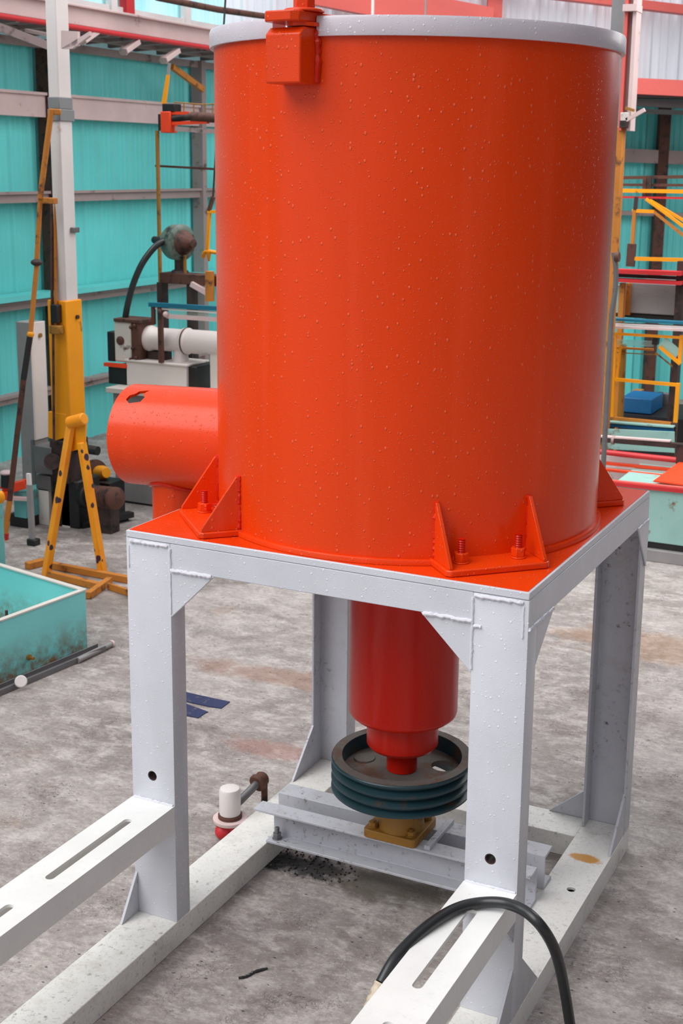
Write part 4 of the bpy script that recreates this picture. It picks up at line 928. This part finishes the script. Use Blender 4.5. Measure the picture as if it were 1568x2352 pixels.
# lever beside the column
lv = thing('brake_lever', (aty(1410, 640, 4.3).x, 4.3, 0), 'brown curved lever with round knob at the right tank edge', 'lever')
part('lever', 'rusty', lv, MB().tube(smoothp([aty(1409, 580, 4.3), aty(1414, 620, 4.3), aty(1412, 670, 4.3), aty(1404, 720, 4.3)]), .014)).data.materials[0] = M['steel']
part('knob', 'rusty', lv, MB().cyl(aty(1412, 590, 4.28), aty(1422, 590, 4.28), .026))
part('lever_post', 'steel', lv, MB().cyl(aty(1404, 720, 4.3), V(aty(1404, 720, 4.3).x, 4.3, 0), .014))
# upper rails
Yu = 5.6
def rthing(nm, loc_, lab, cat, specs, gp=None):
    t = thing(nm, loc_, lab, cat, gp)
    for (pn, mat, a, b, w_, h_, Y_) in specs: part(pn, mat, t, bar(aty(a[0], a[1], Y_), aty(b[0], b[1], Y_), w_, h_))
    return t
uf = rthing('gantry_frame', (aty(1500, 500, Yu).x, Yu, 0), 'tall yellow and brown pipe gantry standing before the far wall', 'gantry', [
    ('rail', 'rusty', (1380, 409), (1640, 405), .03, .02, Yu+.1), ('rail', 'rusty', (1380, 424), (1640, 426), .03, .016, Yu+.1),
    ('pipe', 'orange', (1380, 437), (1640, 441), .03, .022, Yu), ('rail', 'crimson', (1380, 452), (1640, 456), .02, .012, Yu),
    ('stub', 'rusty', (1480, 408), (1479, 455), .02, .02, Yu+.05), ('stub', 'darkrust', (1490, 408), (1490, 460), .03, .03, Yu+.06),
    ('hanger', 'darkrust', (1461, 452), (1458, 484), .02, .02, Yu-.1),
    ('post', 'oldorange', (1457, 482), (1452, 562), .02, .024, Yu-.1), ('post', 'rusty', (1451, 560), (1447, 612), .05, .03, Yu-.1),
    ('arm', 'orange', (1452, 484), (1502, 486), .02, .02, Yu-.1),
    ('brace', 'orange', (1483, 457), (1600, 543), .018, .016, Yu-.1), ('brace', 'orange', (1492, 460), (1600, 525), .018, .016, Yu-.05),
    ('brace', 'oldorange', (1498, 484), (1600, 566), .018, .016, Yu-.1), ('rail', 'orange', (1455, 594), (1640, 599), .025, .022, Yu-.1)])
part('post', 'rusty', uf, bar(aty(1620, 405, Yu), V(aty(1620, 405, Yu).x, Yu, 0), .05, .05))
rc = rthing('crimson_beam', (aty(1500, 640, 5.2).x, 5.2, 0), 'pair of crimson beams with pale cabinet hanging below', 'beam', [
    ('top_flange', 'crimson', (1405, 622), (1566, 628), .08, .024, 5.2), ('bottom_flange', 'crimson', (1405, 642), (1566, 650), .08, .020, 5.2), ('web', 'darkrust', (1408, 632), (1563, 639), .02, .02, 5.22)])
part('post', 'darkrust', rc, bar(aty(1567, 600, 5.25), V(aty(1567, 600, 5.25).x, 5.25, 0), .05, .05))
part('post', 'oldorange', rc, bar(aty(1430, 650, 5.22), V(aty(1430, 650, 5.22).x, 5.22, 0), .03, .04))
cbn = thing('hanging_cabinet', (aty(1500, 690, 5.3).x, 5.3, aty(1500, 725, 5.3).z), 'greige metal cabinet below the crimson beams, dark gap beneath', 'cabinet')
part('body', 'cream', cbn, yb(1446, 651, 1552, 722, 5.3, .4), bev=.006).data.materials[0] = M['gal']
part('side_strip', 'oldorange', cbn, yb(1436, 651, 1447, 724, 5.29, .1)); part('side_strip', 'pink', cbn, yb(1424, 655, 1432, 728, 5.25, .04)); part('side_strip', 'sea', cbn, yb(1408, 655, 1420, 718, 5.25, .05))
part('foot_bar', 'black', cbn, yb(1395, 722, 1547, 731, 5.32, .3))
# main yellow working frame
Y5 = 4.9
yf = rthing('work_frame', (aty(1480, 900, Y5).x, Y5, 0), 'yellow tube frame with petrol blue top rail right of the tank', 'frame', [
    ('top_rail', 'bluepaint', (1390, 732), (1640, 745), .06, .014, Y5), ('white_bar', 'white', (1390, 742), (1640, 754), .05, .012, Y5),
    ('pink_pipe', 'pink', (1390, 750), (1640, 761), .02, .014, Y5-.05), ('rail', 'orange', (1390, 765), (1640, 780), .024, .014, Y5),
    ('rail', 'oldorange', (1386, 797), (1500, 803), .02, .012, Y5+.1), ('rail', 'oldorange', (1384, 846), (1408, 848), .02, .010, Y5+.1), ('rail', 'ochre', (1386, 808), (1510, 815), .01, .005, Y5+.1),
    ('post', 'orange', (1412, 766), (1405, 962), .02, .02, Y5), ('post', 'ochre', (1432, 790), (1424, 962), .03, .03, Y5+.12), ('post', 'orange', (1425, 795), (1416, 875), .012, .012, Y5+.06),
    ('middle_rail', 'orange', (1408, 871), (1554, 884), .02, .018, Y5), ('post', 'orange', (1565, 770), (1560, 835), .02, .02, Y5), ('post', 'orange', (1557, 880), (1549, 992), .022, .022, Y5),
    ('post', 'darkrust', (1552, 830), (1544, 975), .03, .03, Y5+.06), ('brace', 'orange', (1514, 796), (1562, 836), .02, .018, Y5-.02), ('brace', 'ochre', (1505, 810), (1548, 845), .008, .008, Y5+.05),
    ('brace_plate', 'sea', (1520, 784), (1557, 815), .01, .06, Y5), ('lower_rail', 'oldorange', (1382, 958), (1541, 973), .03, .016, Y5), ('blue_ledge', 'sea', (1381, 967), (1548, 980), .05, .008, Y5-.04),
    ('blue_beam', 'blue', (1381, 974), (1546, 988), .04, .018, Y5-.03), ('cross_tube', 'glass', (1390, 785), (1500, 790), .03, .03, Y5+.05), ('roller_end', 'black', (1500, 780), (1512, 782), .05, .05, Y5+.04)])
for px in (1405, 1549): p = aty(px, 970, Y5); part('lower_leg', 'rusty', yf, bar(p, V(p.x, p.y, 0), .03, .03))
bb = thing('blue_crate', (aty(1460, 940, 5.6).x, 5.7, aty(1460, 950, 5.6).z), 'blue metal box on a dark bench inside the yellow frame', 'box')
part('body', 'blue', bb, yb(1425, 915, 1496, 949, 5.6, .3), bev=.004)
bn = thing('dark_bench', (aty(1480, 960, 5.6).x, 5.9, 0), 'dark low bench with black motor seen through the yellow frame', 'bench')
part('top', 'black', bn, MB().box((aty(1375, 955, 5.55).x, 5.55, .02), (aty(1600, 955, 5.55).x, 6.1, aty(1460, 950.5, 5.6).z)))
zz = aty(1460, 950.5, 5.6).z
part('motor', 'black', bn, MB().cyl(aty(1478, 930, 5.97), aty(1520, 930, 5.97), .085)); part('motor_box', 'ochre', bn, yb(1448, 899, 1468, 914, 5.95, .12)); part('shelf', 'rusty', bn, yb(1505, 905, 1545, 935, 6.0, .08)).data.materials[0] = M['steel']
part('panel', 'gal', bn, yb(1383, 855, 1406, 930, 6.0, .03))
# pale machine bodies, pipes and red rails low down
sg = thing('green_tank', (aty(1560, 1200, 4.05).x, 4.3, 0), 'pale sea green rusty tank body on the floor right of the stand', 'tank')
zt4 = aty(1540, 1128, 4.05).z; x0_ = aty(1400, 1200, 4.05).x; x1_ = aty(1800, 1200, 4.05).x
part('body', 'sea', sg, MB().box((x0_, 4.05, .10), (x1_, 4.75, zt4-.001)), bev=.004)
part('plinth', 'sea', sg, MB().box((x0_-.02, 4.03, .0), (x1_, 4.77, .065)), bev=.004).data.materials[0] = M['gal']
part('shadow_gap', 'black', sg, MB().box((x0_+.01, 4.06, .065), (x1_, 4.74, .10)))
ib = rthing('crimson_rail', (aty(1500, 1120, 4.05).x, 4.06, zt4), 'dusky crimson rail along the top front edge of the green tank', 'rail', [('rail', 'crimson', (1395, 1108), (1700, 1140), .05, .020, 4.06), ('groove', 'redbeam', (1395, 1103), (1700, 1133), .03, .006, 4.06)])
pl_ = MB(); pl_.prism([aty(1500, 1107, 4.15), aty(1562, 1062, 4.5), aty(1640, 1070, 4.5), aty(1640, 1125, 4.15)], (0, 0, .008)); tag(pl_.build('red_plate', 'hotred'), 'sloping coral red plate on the green tank top', 'plate')
rr_ = rthing('rail_rack', (aty(1480, 1080, 4.6).x, 4.6, zt4), 'rack of orange red rails and a red pipe above the green tank', 'rack', [
    ('rail', 'hotred', (1375, 1062), (1560, 1080), .03, .014, 4.5), ('rail', 'hotred', (1375, 1077), (1545, 1095), .03, .012, 4.4), ('white_rail', 'glass', (1375, 1071), (1560, 1088), .03, .008, 4.45)])
part('pipe', 'redbeam', rr_, MB().cyl(aty(1370, 1037, 4.5), aty(1640, 1066, 4.5), .016)).data.materials[0] = M['crimson']
part('panel', 'sea', rr_, MB().prism([aty(1370, 1045, 4.62), aty(1556, 1060, 4.62), aty(1556, 1112, 4.62), aty(1370, 1100, 4.62)], (0, .01, 0))).data.materials[0] = M['pink']
part('panel', 'sea', rr_, MB().prism([aty(1370, 984, 4.72), aty(1548, 992, 4.72), aty(1548, 1040, 4.72), aty(1370, 1030, 4.72)], (0, .01, 0)))
part('dark_bar', 'darkrust', rr_, bar(aty(1370, 1008, 4.55), aty(1640, 1030, 4.55), .04, .026)); part('bar_top', 'pink', rr_, bar(aty(1370, 1001, 4.55), aty(1540, 1013, 4.55), .04, .008))
part('collar', 'girt', rr_, MB().cyl(aty(1405, 1010, 4.55), aty(1411, 1011, 4.55), .026)); part('post', 'darkrust', rr_, bar(aty(1563, 1020, 4.5), aty(1561, 1105, 4.5), .04, .04)); part('post_foot', 'darkrust', rr_, yb(1552, 1098, 1580, 1110, 4.48, .06))
